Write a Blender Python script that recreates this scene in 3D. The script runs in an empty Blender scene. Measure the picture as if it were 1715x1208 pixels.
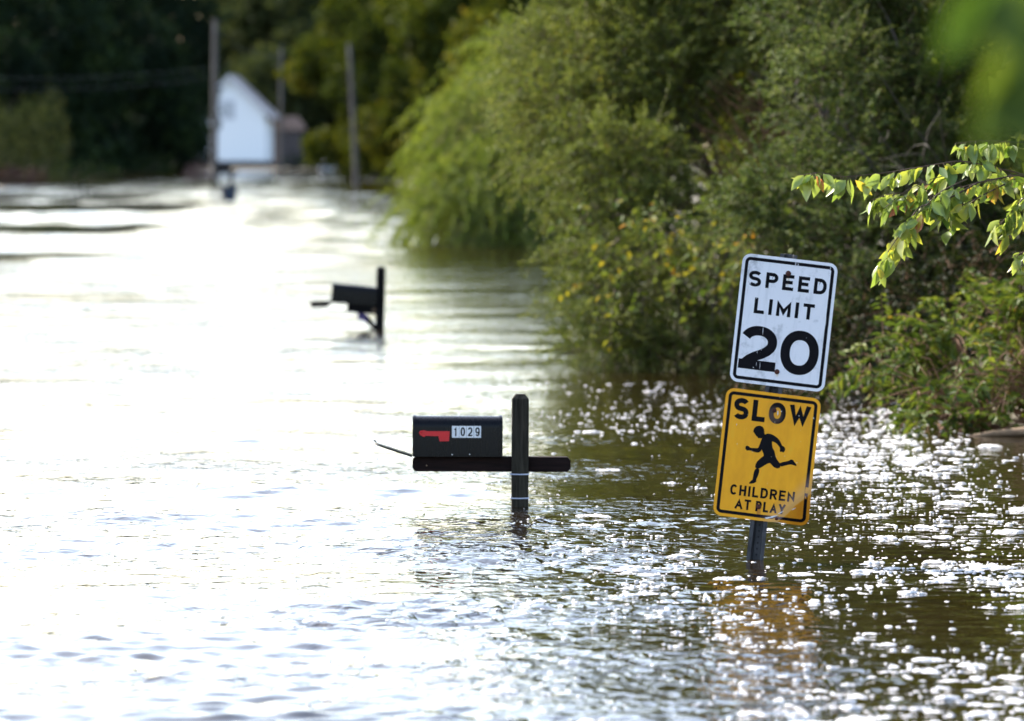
import bpy, bmesh, math, random
import numpy as np
from mathutils import Vector, Matrix, Quaternion
from mathutils.geometry import tessellate_polygon

R = math.radians
SC = bpy.context.scene
COL = SC.collection
random.seed(5)

# ------------------------------------------------------------------ camera, sky, sun, exposure
CAM_H = 1.92
FPX = 9528.0                      # focal length in pixels of the 1715 px wide picture (200 mm)
PITCH = math.atan((604 - 258) / FPX)
cam = bpy.data.cameras.new('camera')
cam.sensor_width = 36.0
cam.lens = 36.0 * FPX / 1715.0
cam.clip_start = 0.1
cam.clip_end = 6000
cam.dof.use_dof = True
cam.dof.focus_distance = 28.4
cam.dof.aperture_fstop = 3.6
camo = bpy.data.objects.new('camera', cam)
COL.objects.link(camo)
camo.location = (0, 0, CAM_H)
camo.rotation_euler = (math.pi / 2 - PITCH, 0, 0)
SC.camera = camo

SUN_AZ, SUN_EL = -48.0, 38.0      # ahead of the camera, to the left
wd = bpy.data.worlds.new('World')
SC.world = wd
wd.use_nodes = True
_nt = wd.node_tree
_bg = _nt.nodes['Background']
_sky = _nt.nodes.new('ShaderNodeTexSky')
_sky.sky_type = 'NISHITA'
_sky.sun_disc = False
_sky.sun_elevation = R(SUN_EL)
_sky.sun_rotation = R(SUN_AZ)
_sky.air_density = 1.0
_sky.dust_density = 2.2
_sky.ozone_density = 0.4
_nt.links.new(_sky.outputs[0], _bg.inputs[0])
_bg.inputs[1].default_value = 0.15
sun = bpy.data.lights.new('sun', 'SUN')
sun.energy = 3.4
sun.angle = R(0.6)
sun.color = (1.0, 0.93, 0.82)
suno = bpy.data.objects.new('sun', sun)
COL.objects.link(suno)
_s = Vector((math.sin(R(SUN_AZ)) * math.cos(R(SUN_EL)), math.cos(R(SUN_AZ)) * math.cos(R(SUN_EL)), math.sin(R(SUN_EL))))
suno.rotation_euler = (-_s).to_track_quat('-Z', 'Y').to_euler()
suno.location = (-30, 30, 40)
SC.view_settings.view_transform = 'Standard'
SC.view_settings.look = 'None'
SC.view_settings.gamma = 1.0
SC.view_settings.exposure = 1.85
SC.render.engine = 'CYCLES'
SC.cycles.use_denoising = True
SC.cycles.max_bounces = 6
SC.cycles.diffuse_bounces = 3
SC.cycles.glossy_bounces = 3
SC.cycles.transmission_bounces = 4
SC.cycles.sample_clamp_indirect = 6.0
SC.cycles.caustics_reflective = False
SC.cycles.caustics_refractive = False

# ------------------------------------------------------------------ helpers
def ray(px, py):
    x, y, z = (px - 857.5) / FPX, -(py - 604.0) / FPX, 1.0
    c, s = math.cos(PITCH), math.sin(PITCH)
    return Vector((x, z * c + y * s, y * c - z * s))

def at(px, py, Y):
    """the point at depth Y that stands under this pixel of the photograph"""
    r = ray(px, py)
    return Vector((0, 0, CAM_H)) + r * (Y / r.y)

def ppm(Y):
    return FPX / Y

def tag(o, label=None, cat=None, group=None, kind=None):
    if label: o['label'] = label
    if cat: o['category'] = cat
    if group: o['group'] = group
    if kind: o['kind'] = kind
    return o

def empty(name, loc, rot=(0, 0, 0)):
    o = bpy.data.objects.new(name, None)
    COL.objects.link(o)
    o.empty_display_size = 0.2
    o.location = loc
    o.rotation_euler = rot
    return o

def link(name, me, mats, parent=None):
    o = bpy.data.objects.new(name, me)
    for m in (mats if isinstance(mats, (list, tuple)) else [mats]):
        me.materials.append(m)
    COL.objects.link(o)
    if parent: o.parent = parent
    return o

def np_mesh(name, V, F, mat_idx=None, attrs=None, smooth=False):
    me = bpy.data.meshes.new(name)
    V = np.asarray(V, dtype=np.float32).reshape(-1, 3)
    F = np.asarray(F, dtype=np.int32)
    k = F.shape[1]
    me.vertices.add(len(V))
    me.vertices.foreach_set('co', V.ravel())
    me.loops.add(F.size)
    me.loops.foreach_set('vertex_index', F.ravel())
    me.polygons.add(len(F))
    me.polygons.foreach_set('loop_start', np.arange(0, F.size, k, dtype=np.int32))
    if mat_idx is not None:
        me.polygons.foreach_set('material_index', np.asarray(mat_idx, dtype=np.int32))
    me.polygons.foreach_set('use_smooth', np.full(len(F), smooth, dtype=bool))
    for n, a in (attrs or {}).items():
        at_ = me.attributes.new(n, 'FLOAT', 'POINT')
        at_.data.foreach_set('value', np.asarray(a, dtype=np.float32))
    me.update(calc_edges=True)
    me.validate()
    return me

class MB:
    """collects faces for one mesh"""
    def __init__(self):
        self.v, self.f, self.m = [], [], []
    def add(self, vs, fs, m=0):
        n = len(self.v)
        self.v += [tuple(p) for p in vs]
        self.f += [[i + n for i in f] for f in fs]
        self.m += [m] * len(fs)
    def box(self, x0, x1, y0, y1, z0, z1, m=0):
        vs = [(x, y, z) for z in (z0, z1) for y in (y0, y1) for x in (x0, x1)]
        self.add(vs, [(0, 2, 3, 1), (4, 5, 7, 6), (0, 1, 5, 4), (2, 6, 7, 3), (0, 4, 6, 2), (1, 3, 7, 5)], m)
    def tube(self, pts, rad, sides=8, m=0, cap=True):
        pts = [Vector(p) for p in pts]
        if not isinstance(rad, (list, tuple)): rad = [rad] * len(pts)
        vs, fs = [], []
        up = Vector((0.31, 0.2, 0.93)).normalized()
        for i, p in enumerate(pts):
            d = (pts[min(i + 1, len(pts) - 1)] - pts[max(i - 1, 0)]).normalized()
            a = d.cross(up)
            if a.length < 1e-3: a = d.cross(Vector((1, 0, 0)))
            a.normalize(); b = d.cross(a)
            for k in range(sides):
                t = 2 * math.pi * k / sides
                vs.append(p + (a * math.cos(t) + b * math.sin(t)) * rad[i])
        for i in range(len(pts) - 1):
            for k in range(sides):
                q = (k + 1) % sides
                fs.append((i * sides + k, i * sides + q, (i + 1) * sides + q, (i + 1) * sides + k))
        if cap:
            fs.append(tuple(range(sides))[::-1])
            fs.append(tuple((len(pts) - 1) * sides + k for k in range(sides)))
        self.add(vs, fs, m)
    def prism(self, outline, z0, z1, axis='z', m=0):
        """closed outline (list of 2-D points) extruded along an axis"""
        n = len(outline)
        def P(u, v, w):
            return {'z': (u, v, w), 'y': (u, w, v), 'x': (w, u, v)}[axis]
        vs = [P(u, v, z0) for u, v in outline] + [P(u, v, z1) for u, v in outline]
        fs = [(i, (i + 1) % n, n + (i + 1) % n, n + i) for i in range(n)]
        tri = tessellate_polygon([[Vector((u, v, 0)) for u, v in outline]])
        fs += [tuple(t) for t in tri] + [tuple(n + i for i in t)[::-1] for t in tri]
        self.add(vs, fs, m)
    def build(self, name, mats, parent=None, smooth=False, bevel=0):
        me = bpy.data.meshes.new(name)
        me.from_pydata(self.v, [], self.f)
        for i, p in enumerate(me.polygons): p.material_index = self.m[i]
        bm = bmesh.new(); bm.from_mesh(me)
        bmesh.ops.recalc_face_normals(bm, faces=bm.faces)
        if bevel:
            bmesh.ops.remove_doubles(bm, verts=bm.verts, dist=1e-5)
            es = [e for e in bm.edges if len(e.link_faces) == 2 and e.calc_face_angle(0) > 0.6]
            bmesh.ops.bevel(bm, geom=es, offset=bevel, segments=2, affect='EDGES', profile=0.6)
        bm.to_mesh(me); bm.free()
        for p in me.polygons: p.use_smooth = smooth
        if smooth and hasattr(me, 'set_sharp_from_angle'): me.set_sharp_from_angle(angle=R(35))
        return link(name, me, mats, parent)

# ------------------------------------------------------------------ materials
class NT:
    def __init__(self, name):
        self.m = bpy.data.materials.new(name)
        self.m.use_nodes = True
        self.t = self.m.node_tree
        self.t.nodes.clear()
        self.out = self.n('ShaderNodeOutputMaterial')
    def n(self, typ, **kw):
        nd = self.t.nodes.new(typ)
        for k, v in kw.items(): setattr(nd, k, v)
        return nd
    def l(self, a, b): self.t.links.new(a, b)
    def val(self, node, **kw):
        for k, v in kw.items(): node.inputs[k].default_value = v
        return node
    def noise(self, vec, scale, detail=4, rough=0.55, dist=0.0):
        nd = self.n('ShaderNodeTexNoise')
        nd.inputs['Scale'].default_value = scale
        nd.inputs['Detail'].default_value = detail
        nd.inputs['Roughness'].default_value = rough
        nd.inputs['Distortion'].default_value = dist
        if vec is not None: self.l(vec, nd.inputs['Vector'])
        return nd.outputs['Fac']
    def ramp(self, fac, stops, interp='LINEAR'):
        nd = self.n('ShaderNodeValToRGB')
        cr = nd.color_ramp; cr.interpolation = interp
        while len(cr.elements) < len(stops): cr.elements.new(0.5)
        for e, (p, c) in zip(cr.elements, stops):
            e.position = p
            e.color = (c[0], c[1], c[2], 1) if isinstance(c, (tuple, list)) else (c, c, c, 1)
        self.l(fac, nd.inputs[0])
        return nd.outputs[0]
    def math(self, op, a, b=None, clamp=False):
        nd = self.n('ShaderNodeMath', operation=op, use_clamp=clamp)
        for i, x in enumerate((a, b)):
            if x is None: continue
            if isinstance(x, (int, float)): nd.inputs[i].default_value = x
            else: self.l(x, nd.inputs[i])
        return nd.outputs[0]
    def mix(self, fac, a, b, blend='MIX'):
        nd = self.n('ShaderNodeMixRGB', blend_type=blend)
        for i, x in zip((0, 1, 2), (fac, a, b)):
            if isinstance(x, (int, float)): nd.inputs[i].default_value = x
            elif isinstance(x, (tuple, list)): nd.inputs[i].default_value = (*x[:3], 1)
            else: self.l(x, nd.inputs[i])
        return nd.outputs[0]
    def smooth(self, x, lo, hi):
        nd = self.n('ShaderNodeMapRange', interpolation_type='SMOOTHSTEP')
        nd.inputs['From Min'].default_value = lo; nd.inputs['From Max'].default_value = hi
        self.l(x, nd.inputs['Value'])
        return nd.outputs[0]
    def pr(self, color, rough=0.5, metal=0.0, spec=0.5, normal=None):
        p = self.n('ShaderNodeBsdfPrincipled')
        if isinstance(color, (tuple, list)): p.inputs['Base Color'].default_value = (*color[:3], 1)
        else: self.l(color, p.inputs['Base Color'])
        if isinstance(rough, (int, float)): p.inputs['Roughness'].default_value = rough
        else: self.l(rough, p.inputs['Roughness'])
        p.inputs['Metallic'].default_value = metal
        p.inputs['Specular IOR Level'].default_value = spec
        if normal is not None: self.l(normal, p.inputs['Normal'])
        self.l(p.outputs[0], self.out.inputs[0])
        return p
    def bump(self, h, dist, strength=1.0, prev=None):
        b = self.n('ShaderNodeBump')
        b.inputs['Distance'].default_value = dist
        b.inputs['Strength'].default_value = strength
        self.l(h, b.inputs['Height'])
        if prev is not None: self.l(prev, b.inputs['Normal'])
        return b.outputs[0]
    def obj(self):
        return self.n('ShaderNodeTexCoord').outputs['Object']
    def map(self, vec, scale):
        nd = self.n('ShaderNodeMapping'); nd.inputs['Scale'].default_value = scale
        self.l(vec, nd.inputs[0]); return nd.outputs[0]

def plain(name, c1, c2, scale=6, rough=0.6, metal=0.0, bump=0.0, stretch=(1, 1, 1), spec=0.5):
    t = NT(name)
    v = t.map(t.obj(), stretch)
    f = t.noise(v, scale, 6, 0.6)
    col = t.ramp(f, [(0.3, c1), (0.7, c2)])
    nrm = t.bump(f, bump) if bump else None
    t.pr(col, rough, metal, spec, nrm)
    return t.m

def leaf_mat(name, stops, trans=0.35, gloss=0.02, rough=0.5, patch=1.2):
    """leaves: every leaf its own tint; clumps of slightly different green"""
    t = NT(name)
    a = t.n('ShaderNodeAttribute', attribute_name='tint').outputs['Fac']
    n = t.noise(t.obj(), patch, 2)
    f = t.math('ADD', a, t.math('MULTIPLY', t.math('SUBTRACT', n, 0.5), 0.5), True)
    col = t.ramp(f, stops)
    d = t.n('ShaderNodeBsdfDiffuse'); t.l(col, d.inputs[0])
    tr = t.n('ShaderNodeBsdfTranslucent')
    t.l(t.mix(0.5, col, (1.0, 0.95, 0.25), 'MULTIPLY'), tr.inputs[0])
    g = t.n('ShaderNodeBsdfGlossy'); g.inputs['Roughness'].default_value = rough
    m1 = t.n('ShaderNodeMixShader'); m1.inputs[0].default_value = trans
    t.l(d.outputs[0], m1.inputs[1]); t.l(tr.outputs[0], m1.inputs[2])
    m2 = t.n('ShaderNodeMixShader'); m2.inputs[0].default_value = gloss
    t.l(m1.outputs[0], m2.inputs[1]); t.l(g.outputs[0], m2.inputs[2])
    t.l(m2.outputs[0], t.out.inputs[0])
    return t.m

M = {}
M['bark'] = plain('bark', (0.05, 0.038, 0.028), (0.13, 0.105, 0.08), 9, 0.85, bump=0.01, stretch=(3, 3, 0.6))
M['twig'] = plain('twig', (0.05, 0.03, 0.02), (0.12, 0.075, 0.05), 12, 0.8)
M['dead_twig'] = plain('dead_twig', (0.10, 0.045, 0.025), (0.22, 0.11, 0.06), 8, 0.8)
M['grey_twig'] = plain('grey_twig', (0.05, 0.043, 0.036), (0.12, 0.105, 0.09), 8, 0.8)
M['willow'] = leaf_mat('willow_leaf', [(0, (0.06, 0.095, 0.010)), (0.5, (0.15, 0.20, 0.024)), (0.85, (0.23, 0.26, 0.04)), (1, (0.30, 0.25, 0.03))], 0.45)
M['fine'] = leaf_mat('fine_leaf', [(0, (0.034, 0.055, 0.009)), (0.5, (0.125, 0.16, 0.03)), (0.9, (0.23, 0.25, 0.06)), (1, (0.30, 0.25, 0.05))], 0.4)
M['greyfine'] = leaf_mat('grey_green_leaf', [(0, (0.022, 0.045, 0.010)), (0.5, (0.085, 0.125, 0.03)), (1, (0.23, 0.26, 0.10))], 0.38)
M['near'] = leaf_mat('broad_leaf', [(0, (0.022, 0.045, 0.008)), (0.5, (0.085, 0.13, 0.02)), (0.9, (0.18, 0.21, 0.03)), (1, (0.28, 0.20, 0.03))], 0.4)
M['autumn'] = leaf_mat('autumn_leaf', [(0, (0.07, 0.11, 0.02)), (0.4, (0.15, 0.18, 0.03)), (0.7, (0.34, 0.27, 0.02)), (0.9, (0.45, 0.20, 0.02)), (1, (0.32, 0.09, 0.02))], 0.4)
M['dogwood'] = leaf_mat('dogwood_leaf', [(0, (0.12, 0.21, 0.03)), (0.5, (0.31, 0.39, 0.09)), (0.78, (0.45, 0.46, 0.06)), (0.93, (0.48, 0.38, 0.05)), (1, (0.42, 0.15, 0.10))], 0.5, 0.05, 0.35, 4)
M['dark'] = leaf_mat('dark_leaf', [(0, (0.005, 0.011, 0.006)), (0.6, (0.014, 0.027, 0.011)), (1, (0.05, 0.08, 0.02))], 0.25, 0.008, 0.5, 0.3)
M['mid'] = leaf_mat('mid_leaf', [(0, (0.014, 0.024, 0.003)), (0.5, (0.05, 0.066, 0.007)), (0.85, (0.105, 0.105, 0.010)), (1, (0.18, 0.13, 0.01))], 0.35, 0.01, 0.5, 0.25)
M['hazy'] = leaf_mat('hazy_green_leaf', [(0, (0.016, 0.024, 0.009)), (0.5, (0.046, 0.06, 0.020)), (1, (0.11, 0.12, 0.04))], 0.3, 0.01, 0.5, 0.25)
M['shade'] = leaf_mat('painted_shade_leaf', [(0, (0.012, 0.02, 0.005)), (0.5, (0.035, 0.048, 0.010)), (1, (0.11, 0.10, 0.02))], 0.3)  # leaf colour darkened to carry the shade low on the bank
M['soft_green'] = leaf_mat('soft_green_leaf', [(0, (0.05, 0.10, 0.012)), (0.5, (0.11, 0.17, 0.025)), (1, (0.18, 0.23, 0.03))], 0.45, 0.01)
M['redbrown'] = leaf_mat('red_brown_leaf', [(0, (0.014, 0.005, 0.005)), (0.6, (0.034, 0.011, 0.010)), (1, (0.07, 0.026, 0.014))], 0.25, 0.04)
M['purple'] = leaf_mat('purple_leaf', [(0, (0.03, 0.02, 0.03)), (1, (0.09, 0.06, 0.075))], 0.2, 0.04)
M['grass'] = leaf_mat('grass_blade', [(0, (0.02, 0.03, 0.01)), (1, (0.07, 0.075, 0.03))], 0.2, 0.04)
M['ground'] = plain('soil', (0.045, 0.035, 0.022), (0.10, 0.085, 0.05), 0.8, 0.95)

# ------------------------------------------------------------------ water and ground
BANK_R = np.array([(-300, 9), (5, 4.6), (15, 4.2), (30, 3.7), (38, 2.95), (48, 2.7), (60, 2.8), (100, 2.7), (120, 1.9), (200, -1.5), (350, -9.5), (500, -12.5), (690, -13)], float)
BANK_L = np.array([(-300, -30), (200, -27), (250, -23.4), (330, -26.5), (345, -31), (500, -48), (690, -80)], float)

def smoothstep(x, a, b):
    t = np.clip((x - a) / (b - a), 0, 1)
    return t * t * (3 - 2 * t)

def ground_h(x, y):
    br = np.interp(y, BANK_R[:, 0], BANK_R[:, 1]); bl = np.interp(y, BANK_L[:, 0], BANK_L[:, 1])
    w = 1.2 + np.maximum(y, 0) * 0.012
    h = -0.8 + 1.0 * smoothstep(x - br, -w, w) + 0.9 * smoothstep(x - br, w, w + 14)
    h = np.maximum(h, -0.8 + 1.0 * smoothstep(bl - x, -w, w) + 0.9 * smoothstep(bl - x, w, w + 20))
    h = np.maximum(h, -0.8 + 1.15 * smoothstep(y, 640, 690) + 1.5 * smoothstep(y, 700, 900))
    return h

def build_ground():
    ys = np.unique(np.concatenate([np.linspace(-400, 0, 12), np.geomspace(2, 900, 200), np.geomspace(920, 5000, 14)]))
    u = np.linspace(-1, 1, 161)
    xs = np.sign(u) * (np.abs(u) * 60 + 2500 * np.abs(u) ** 7)
    X, Yg = np.meshgrid(xs, ys)
    Z = ground_h(X, Yg)
    V = np.stack([X, Yg, Z], -1).reshape(-1, 3)
    nx, ny = len(xs), len(ys)
    i = (np.arange(ny - 1)[:, None] * nx + np.arange(nx - 1)[None]).ravel()
    F = np.stack([i, i + 1, i + 1 + nx, i + nx], -1)
    o = link('ground', np_mesh('ground', V, F, smooth=True), M['ground'])
    tag(o, kind='structure')

def water_mat():
    t = NT('flood_water')
    v = t.obj()
    calm = t.n('ShaderNodeAttribute', attribute_name='calm').outputs['Fac']
    n1 = t.noise(t.map(v, (1.0, 0.75, 1)), 10.0, 2.0, 0.5, 0.6)
    patch = t.smooth(t.noise(t.map(v, (0.25, 0.45, 1)), 1.0, 4, 0.55), 0.38, 0.62)
    amp = t.math('MULTIPLY', t.math('ADD', t.math('MULTIPLY', patch, 0.8), 0.2), calm)
    b3 = t.bump(t.math('MULTIPLY', n1, amp), 0.026)
    col = t.ramp(t.noise(v, 0.5, 3), [(0.3, (0.011, 0.0066, 0.002)), (0.7, (0.018, 0.011, 0.0034))])
    p = t.pr(col, 0.03, 0, 0.5, b3)
    p.inputs['IOR'].default_value = 1.333
    return t.m

def wave_field(X, Y, dxy):
    rg = np.random.default_rng(11)
    n = 96
    lam = np.exp(rg.uniform(math.log(0.10), math.log(4.5), n))
    th = rg.normal(math.pi / 2, 0.85, n)
    ph = rg.uniform(0, 2 * math.pi, n)
    H = np.zeros_like(X); Hs = np.zeros_like(X)
    Xd = X + 0.10 * np.sin(Y * 2.1 + 0.7 * X); Yd = Y + 0.08 * np.sin(X * 2.6 - 0.4 * Y)
    far = smoothstep(Y, 70, 180)
    for i in range(n):
        k = 2 * math.pi / lam[i]
        s = (0.024 if lam[i] < 0.32 else 0.0075 if lam[i] < 0.55 else 0.005 if lam[i] < 0.9 else 0.004)
        w = np.clip((lam[i] / dxy - 2.6) / 2.0, 0, 1)
        c = (s / k) * np.cos(k * (Xd * math.cos(th[i]) + Yd * math.sin(th[i])) + ph[i]) * w
        if lam[i] > 0.9: H += c * (1 + 4.0 * far)
        else: Hs += c
    m = np.zeros_like(X)
    for (kx, ky, p) in ((0.9, 0.7, 0.3), (-0.5, 1.3, 1.9), (1.7, -0.6, 4.1), (0.3, 2.3, 2.2), (2.4, 1.5, 5.0)):
        m += np.sin(kx * X + ky * Y + p + 0.6 * np.sin(0.8 * Y - 0.5 * X))
    A = 0.36 + 1.3 / (1 + np.exp(-1.6 * (m - 0.4)))
    bank = np.interp(Y, BANK_R[:, 0], BANK_R[:, 1])
    return (H * (0.6 + 0.4 * A) + Hs * A) * calm_field(X, Y)

def calm_field(X, Y):
    """1 in the open, less in the lee of the bank and in a few slicks on the far left"""
    bank = np.interp(Y, BANK_R[:, 0], BANK_R[:, 1])
    w = np.maximum(1.0, Y / 42.0)
    c = 1 - 0.60 * smoothstep((X - bank) / w, -4.0, -1.6)
    wob = np.sin(X * 1.1) + .6 * np.sin(X * 2.7 + 1)
    for yc, hw, xr in ((146, 12.0, -9.4), (107.5, 3.5, -8.0), (204, 18, -12.0), (246, 14, -16)):
        c = c * (1 - 0.97 * np.exp(-((Y - yc + wob * hw * .15) / hw) ** 4) * smoothstep(X - xr, 1.2, -0.6))
    return c

U_MAX = 0.135
def build_water():
    """rippled strip by strip, finer where it is near; strips are joined edge to edge"""
    mat = water_mat()
    y0, y1, y2 = 14.0, 150.0, 660.0
    ys = np.concatenate([y0 * np.exp(np.arange(0, math.log(y1 / y0), 0.0017)), np.arange(y1, y2, 0.5)])
    us = np.linspace(-U_MAX, U_MAX, 560)
    U, Yg = np.meshgrid(us, ys)
    X = U * (Yg + 1.5)
    H = wave_field(X, Yg, np.minimum(Yg * 0.0017, 0.5))
    e = smoothstep(np.abs(U), U_MAX, U_MAX - .008) * smoothstep(Yg, y0, y0 + 0.6) * smoothstep(Yg, ys[-1], y2 - 20)
    Z = H * e
    V = np.stack([X, Yg, Z], -1).reshape(-1, 3)
    nx, ny = len(us), len(ys)
    i = (np.arange(ny - 1)[:, None] * nx + np.arange(nx - 1)[None]).ravel()
    F = np.stack([i, i + 1, i + 1 + nx, i + nx], -1)
    base = len(V); ye = ys[-1]
    w0, w1 = U_MAX * (y0 + 1.5), U_MAX * (ye + 1.5)
    rest = [(-w0, y0, 0), (w0, y0, 0), (w1, ye, 0), (-w1, ye, 0), (-3000, -400, 0), (3000, -400, 0), (3000, y0, 0), (-3000, y0, 0), (3000, ye, 0), (-3000, ye, 0), (3000, 4000, 0), (-3000, 4000, 0)]
    V = np.concatenate([V, np.array(rest)])
    q = [(4, 5, 6, 1), (4, 1, 0, 7), (7, 0, 3, 9), (1, 6, 8, 2), (9, 3, 2, 8), (9, 8, 10, 11)]
    F = np.concatenate([F, np.array(q) + base])
    calm = np.concatenate([calm_field(X, Yg).ravel(), np.ones(len(rest))])
    o = link('water', np_mesh('water', V, F, attrs={'calm': calm}, smooth=True), mat)
    tag(o, kind='structure')
    return o

build_ground()
build_water()

# ------------------------------------------------------------------ lettering: strokes turned into flat ribbons
def arc(cx, cy, rx, ry, a0, a1, n=22, p=1.0):
    out = []
    for i in range(n + 1):
        a = R(a0 + (a1 - a0) * i / n)
        c, s = math.cos(a), math.sin(a)
        if p != 1.0:
            c = math.copysign(abs(c) ** p, c); s = math.copysign(abs(s) ** p, s)
        out.append((cx + rx * c, cy + ry * s))
    return out

def glyph(ch):
    """centre lines in a unit box, width : height ratio, [(points, square ends)]"""
    if ch == 'S':
        pts = arc(.5, .755, .5, .245, 28, 262, 20, .9) + arc(.5, .25, .5, .25, 82, -152, 20, .9)
        return .70, [(pts, 0)]
    if ch == 'P': return .68, [([(0, 0), (0, 1), (.55, 1)] + arc(.55, .725, .45, .275, 90, -90, 14) + [(0.02, .45)], 1)]
    if ch == 'E': return .62, [([(1, 1), (0, 1), (0, 0), (1, 0)], 1), ([(.1, .52), (.86, .52)], 1)]
    if ch == 'D': return .70, [([(0, .5), (0, 1), (.4, 1)] + arc(.4, .5, .6, .5, 90, -90, 22, .85) + [(0, 0), (0, .5)], 0)]
    if ch == 'L': return .60, [([(0, 1), (0, 0), (1, 0)], 1)]
    if ch == 'I': return .0, [([(.5, 0), (.5, 1)], 1)]
    if ch == 'M': return .84, [([(0, 0), (0, 1), (.5, .2), (1, 1), (1, 0)], 1)]
    if ch == 'T': return .66, [([(0, 1), (1, 1)], 1), ([(.5, .95), (.5, 0)], 1)]
    if ch in 'O0': return (.78 if ch == 'O' else .80), [(arc(.5, .5, .5, .5, 90, 450, 44, .92), 2)]
    if ch == 'W': return .95, [([(0, 1), (.25, 0), (.5, .88), (.75, 0), (1, 1)], 1)]
    if ch == 'C': return .68, [(arc(.5, .5, .5, .5, 40, 320, 36, .9), 0)]
    if ch == 'H': return .66, [([(0, 0), (0, 1)], 1), ([(1, 0), (1, 1)], 1), ([(.1, .52), (.9, .52)], 0)]
    if ch == 'R': return .68, [([(0, 0), (0, 1), (.55, 1)] + arc(.55, .735, .45, .265, 90, -90, 14) + [(0.02, .47)], 1), ([(.5, .47), (1, 0)], 1)]
    if ch == 'N': return .68, [([(0, 0), (0, 1), (1, 0), (1, 1)], 1)]
    if ch == 'A': return .80, [([(0, 0), (.5, 1), (1, 0)], 1), ([(.2, .3), (.8, .3)], 0)]
    if ch == 'Y': return .76, [([(0, 1), (.5, .45), (1, 1)], 1), ([(.5, .5), (.5, 0)], 1)]
    if ch == '2':
        pts = arc(.48, .68, .50, .32, 158, -28, 22, .95) + [(.80, .42), (.62, .33), (.40, .25), (.2, .15), (.06, .04)]
        return .82, [(pts, 0), ([(0.0, 0), (1.0, 0)], 1)]
    if ch == '1': return .30, [([(0.0, .82), (.75, 1), (.75, 0)], 1)]
    if ch == '9':
        return .62, [(arc(.5, .68, .5, .32, 0, 360, 30, .9), 2), (arc(.5, .5, .5, .5, 15, -140, 20, .9), 0)]
    return .4, []

def stroke(pts, t, cap, lo=-1e9, hi=1e9, taper=None):
    P = [np.array(p, float) for p in pts]
    closed = cap == 2
    if closed: P = P[:-1]
    n = len(P)
    if cap == 1:
        d = P[0] - P[1]; P[0] = P[0] + d / np.linalg.norm(d) * t / 2
        d = P[-1] - P[-2]; P[-1] = P[-1] + d / np.linalg.norm(d) * t / 2
    L, Rr = [], []
    for i in range(n):
        a = P[i - 1] if (i > 0 or closed) else None
        b = P[(i + 1) % n] if (i < n - 1 or closed) else None
        d1 = (P[i] - a) if a is not None else (b - P[i]); d2 = (b - P[i]) if b is not None else d1
        d1 = d1 / (np.linalg.norm(d1) + 1e-12); d2 = d2 / (np.linalg.norm(d2) + 1e-12)
        n1 = np.array((-d1[1], d1[0])); n2 = np.array((-d2[1], d2[0]))
        m = n1 + n2; m = m / (np.linalg.norm(m) + 1e-9)
        k = min(1.0 / max(m @ n1, 0.2), 3.2)
        for arr, sg in ((L, 1), (Rr, -1)):
            q = P[i] + sg * m * k * t / 2
            arr.append((q[0], min(max(q[1], lo), hi)))
    V = L + Rr
    F = [(i, i + 1, n + i + 1, n + i) for i in range(n - 1)]
    if closed: F.append((n - 1, 0, n, 2 * n - 1))
    return V, F

_lay = [0]
def text(mb, s, cx, y0, h, width, t, Y, m=0, gap=None, hscale=None):
    """letters of cap height h standing on y0, the whole word `width` wide and centred on cx; written in the plane y = Y facing -y"""
    ws = []
    for ch in s:
        w, _ = glyph(ch)
        ws.append(w * h if w else t)
    g = gap if gap is not None else h * 0.24
    # scale the letters so that the word has the asked width
    fixed = g * (len(s) - 1) + sum(t for ch in s if ch == 'I')
    k = (width - fixed) / max(sum(w for w, ch in zip(ws, s) if ch != 'I'), 1e-6)
    x = cx - width / 2
    for ch, w in zip(s, ws):
        wc = t if ch == 'I' else w * k
        _, strokes = glyph(ch)
        for pts, cap in strokes:
            q = [(x + t / 2 + px * (wc - t) if ch != 'I' else x + t / 2, y0 + t / 2 + py * (h - t)) for px, py in pts]
            V, F = stroke(q, t, cap, y0 if ch not in 'SOC029' else -1e9, y0 + h if ch not in 'SOC029' else 1e9)
            _lay[0] = (_lay[0] + 1) % 7
            mb.add([(u, Y - _lay[0] * 0.00005, v) for u, v in V], F, m)
        x += wc + g

def rrect(w, h, r, n=8, per=14):
    """rounded rectangle outline, straight sides subdivided"""
    pts = []
    cs = [(w / 2 - r, h / 2 - r, 0), (-w / 2 + r, h / 2 - r, 90), (-w / 2 + r, -h / 2 + r, 180), (w / 2 - r, -h / 2 + r, 270)]
    for i, (cx, cy, a0) in enumerate(cs):
        a = [(cx + r * math.cos(R(a0 + 90 * k / n)), cy + r * math.sin(R(a0 + 90 * k / n))) for k in range(n + 1)]
        pts += a
        nx, ny, na = cs[(i + 1) % 4]
        b = (nx + r * math.cos(R(na)), ny + r * math.sin(R(na)))
        for k in range(1, per):
            f = k / per
            pts.append((a[-1][0] + (b[0] - a[-1][0]) * f, a[-1][1] + (b[1] - a[-1][1]) * f))
    return pts

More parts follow.
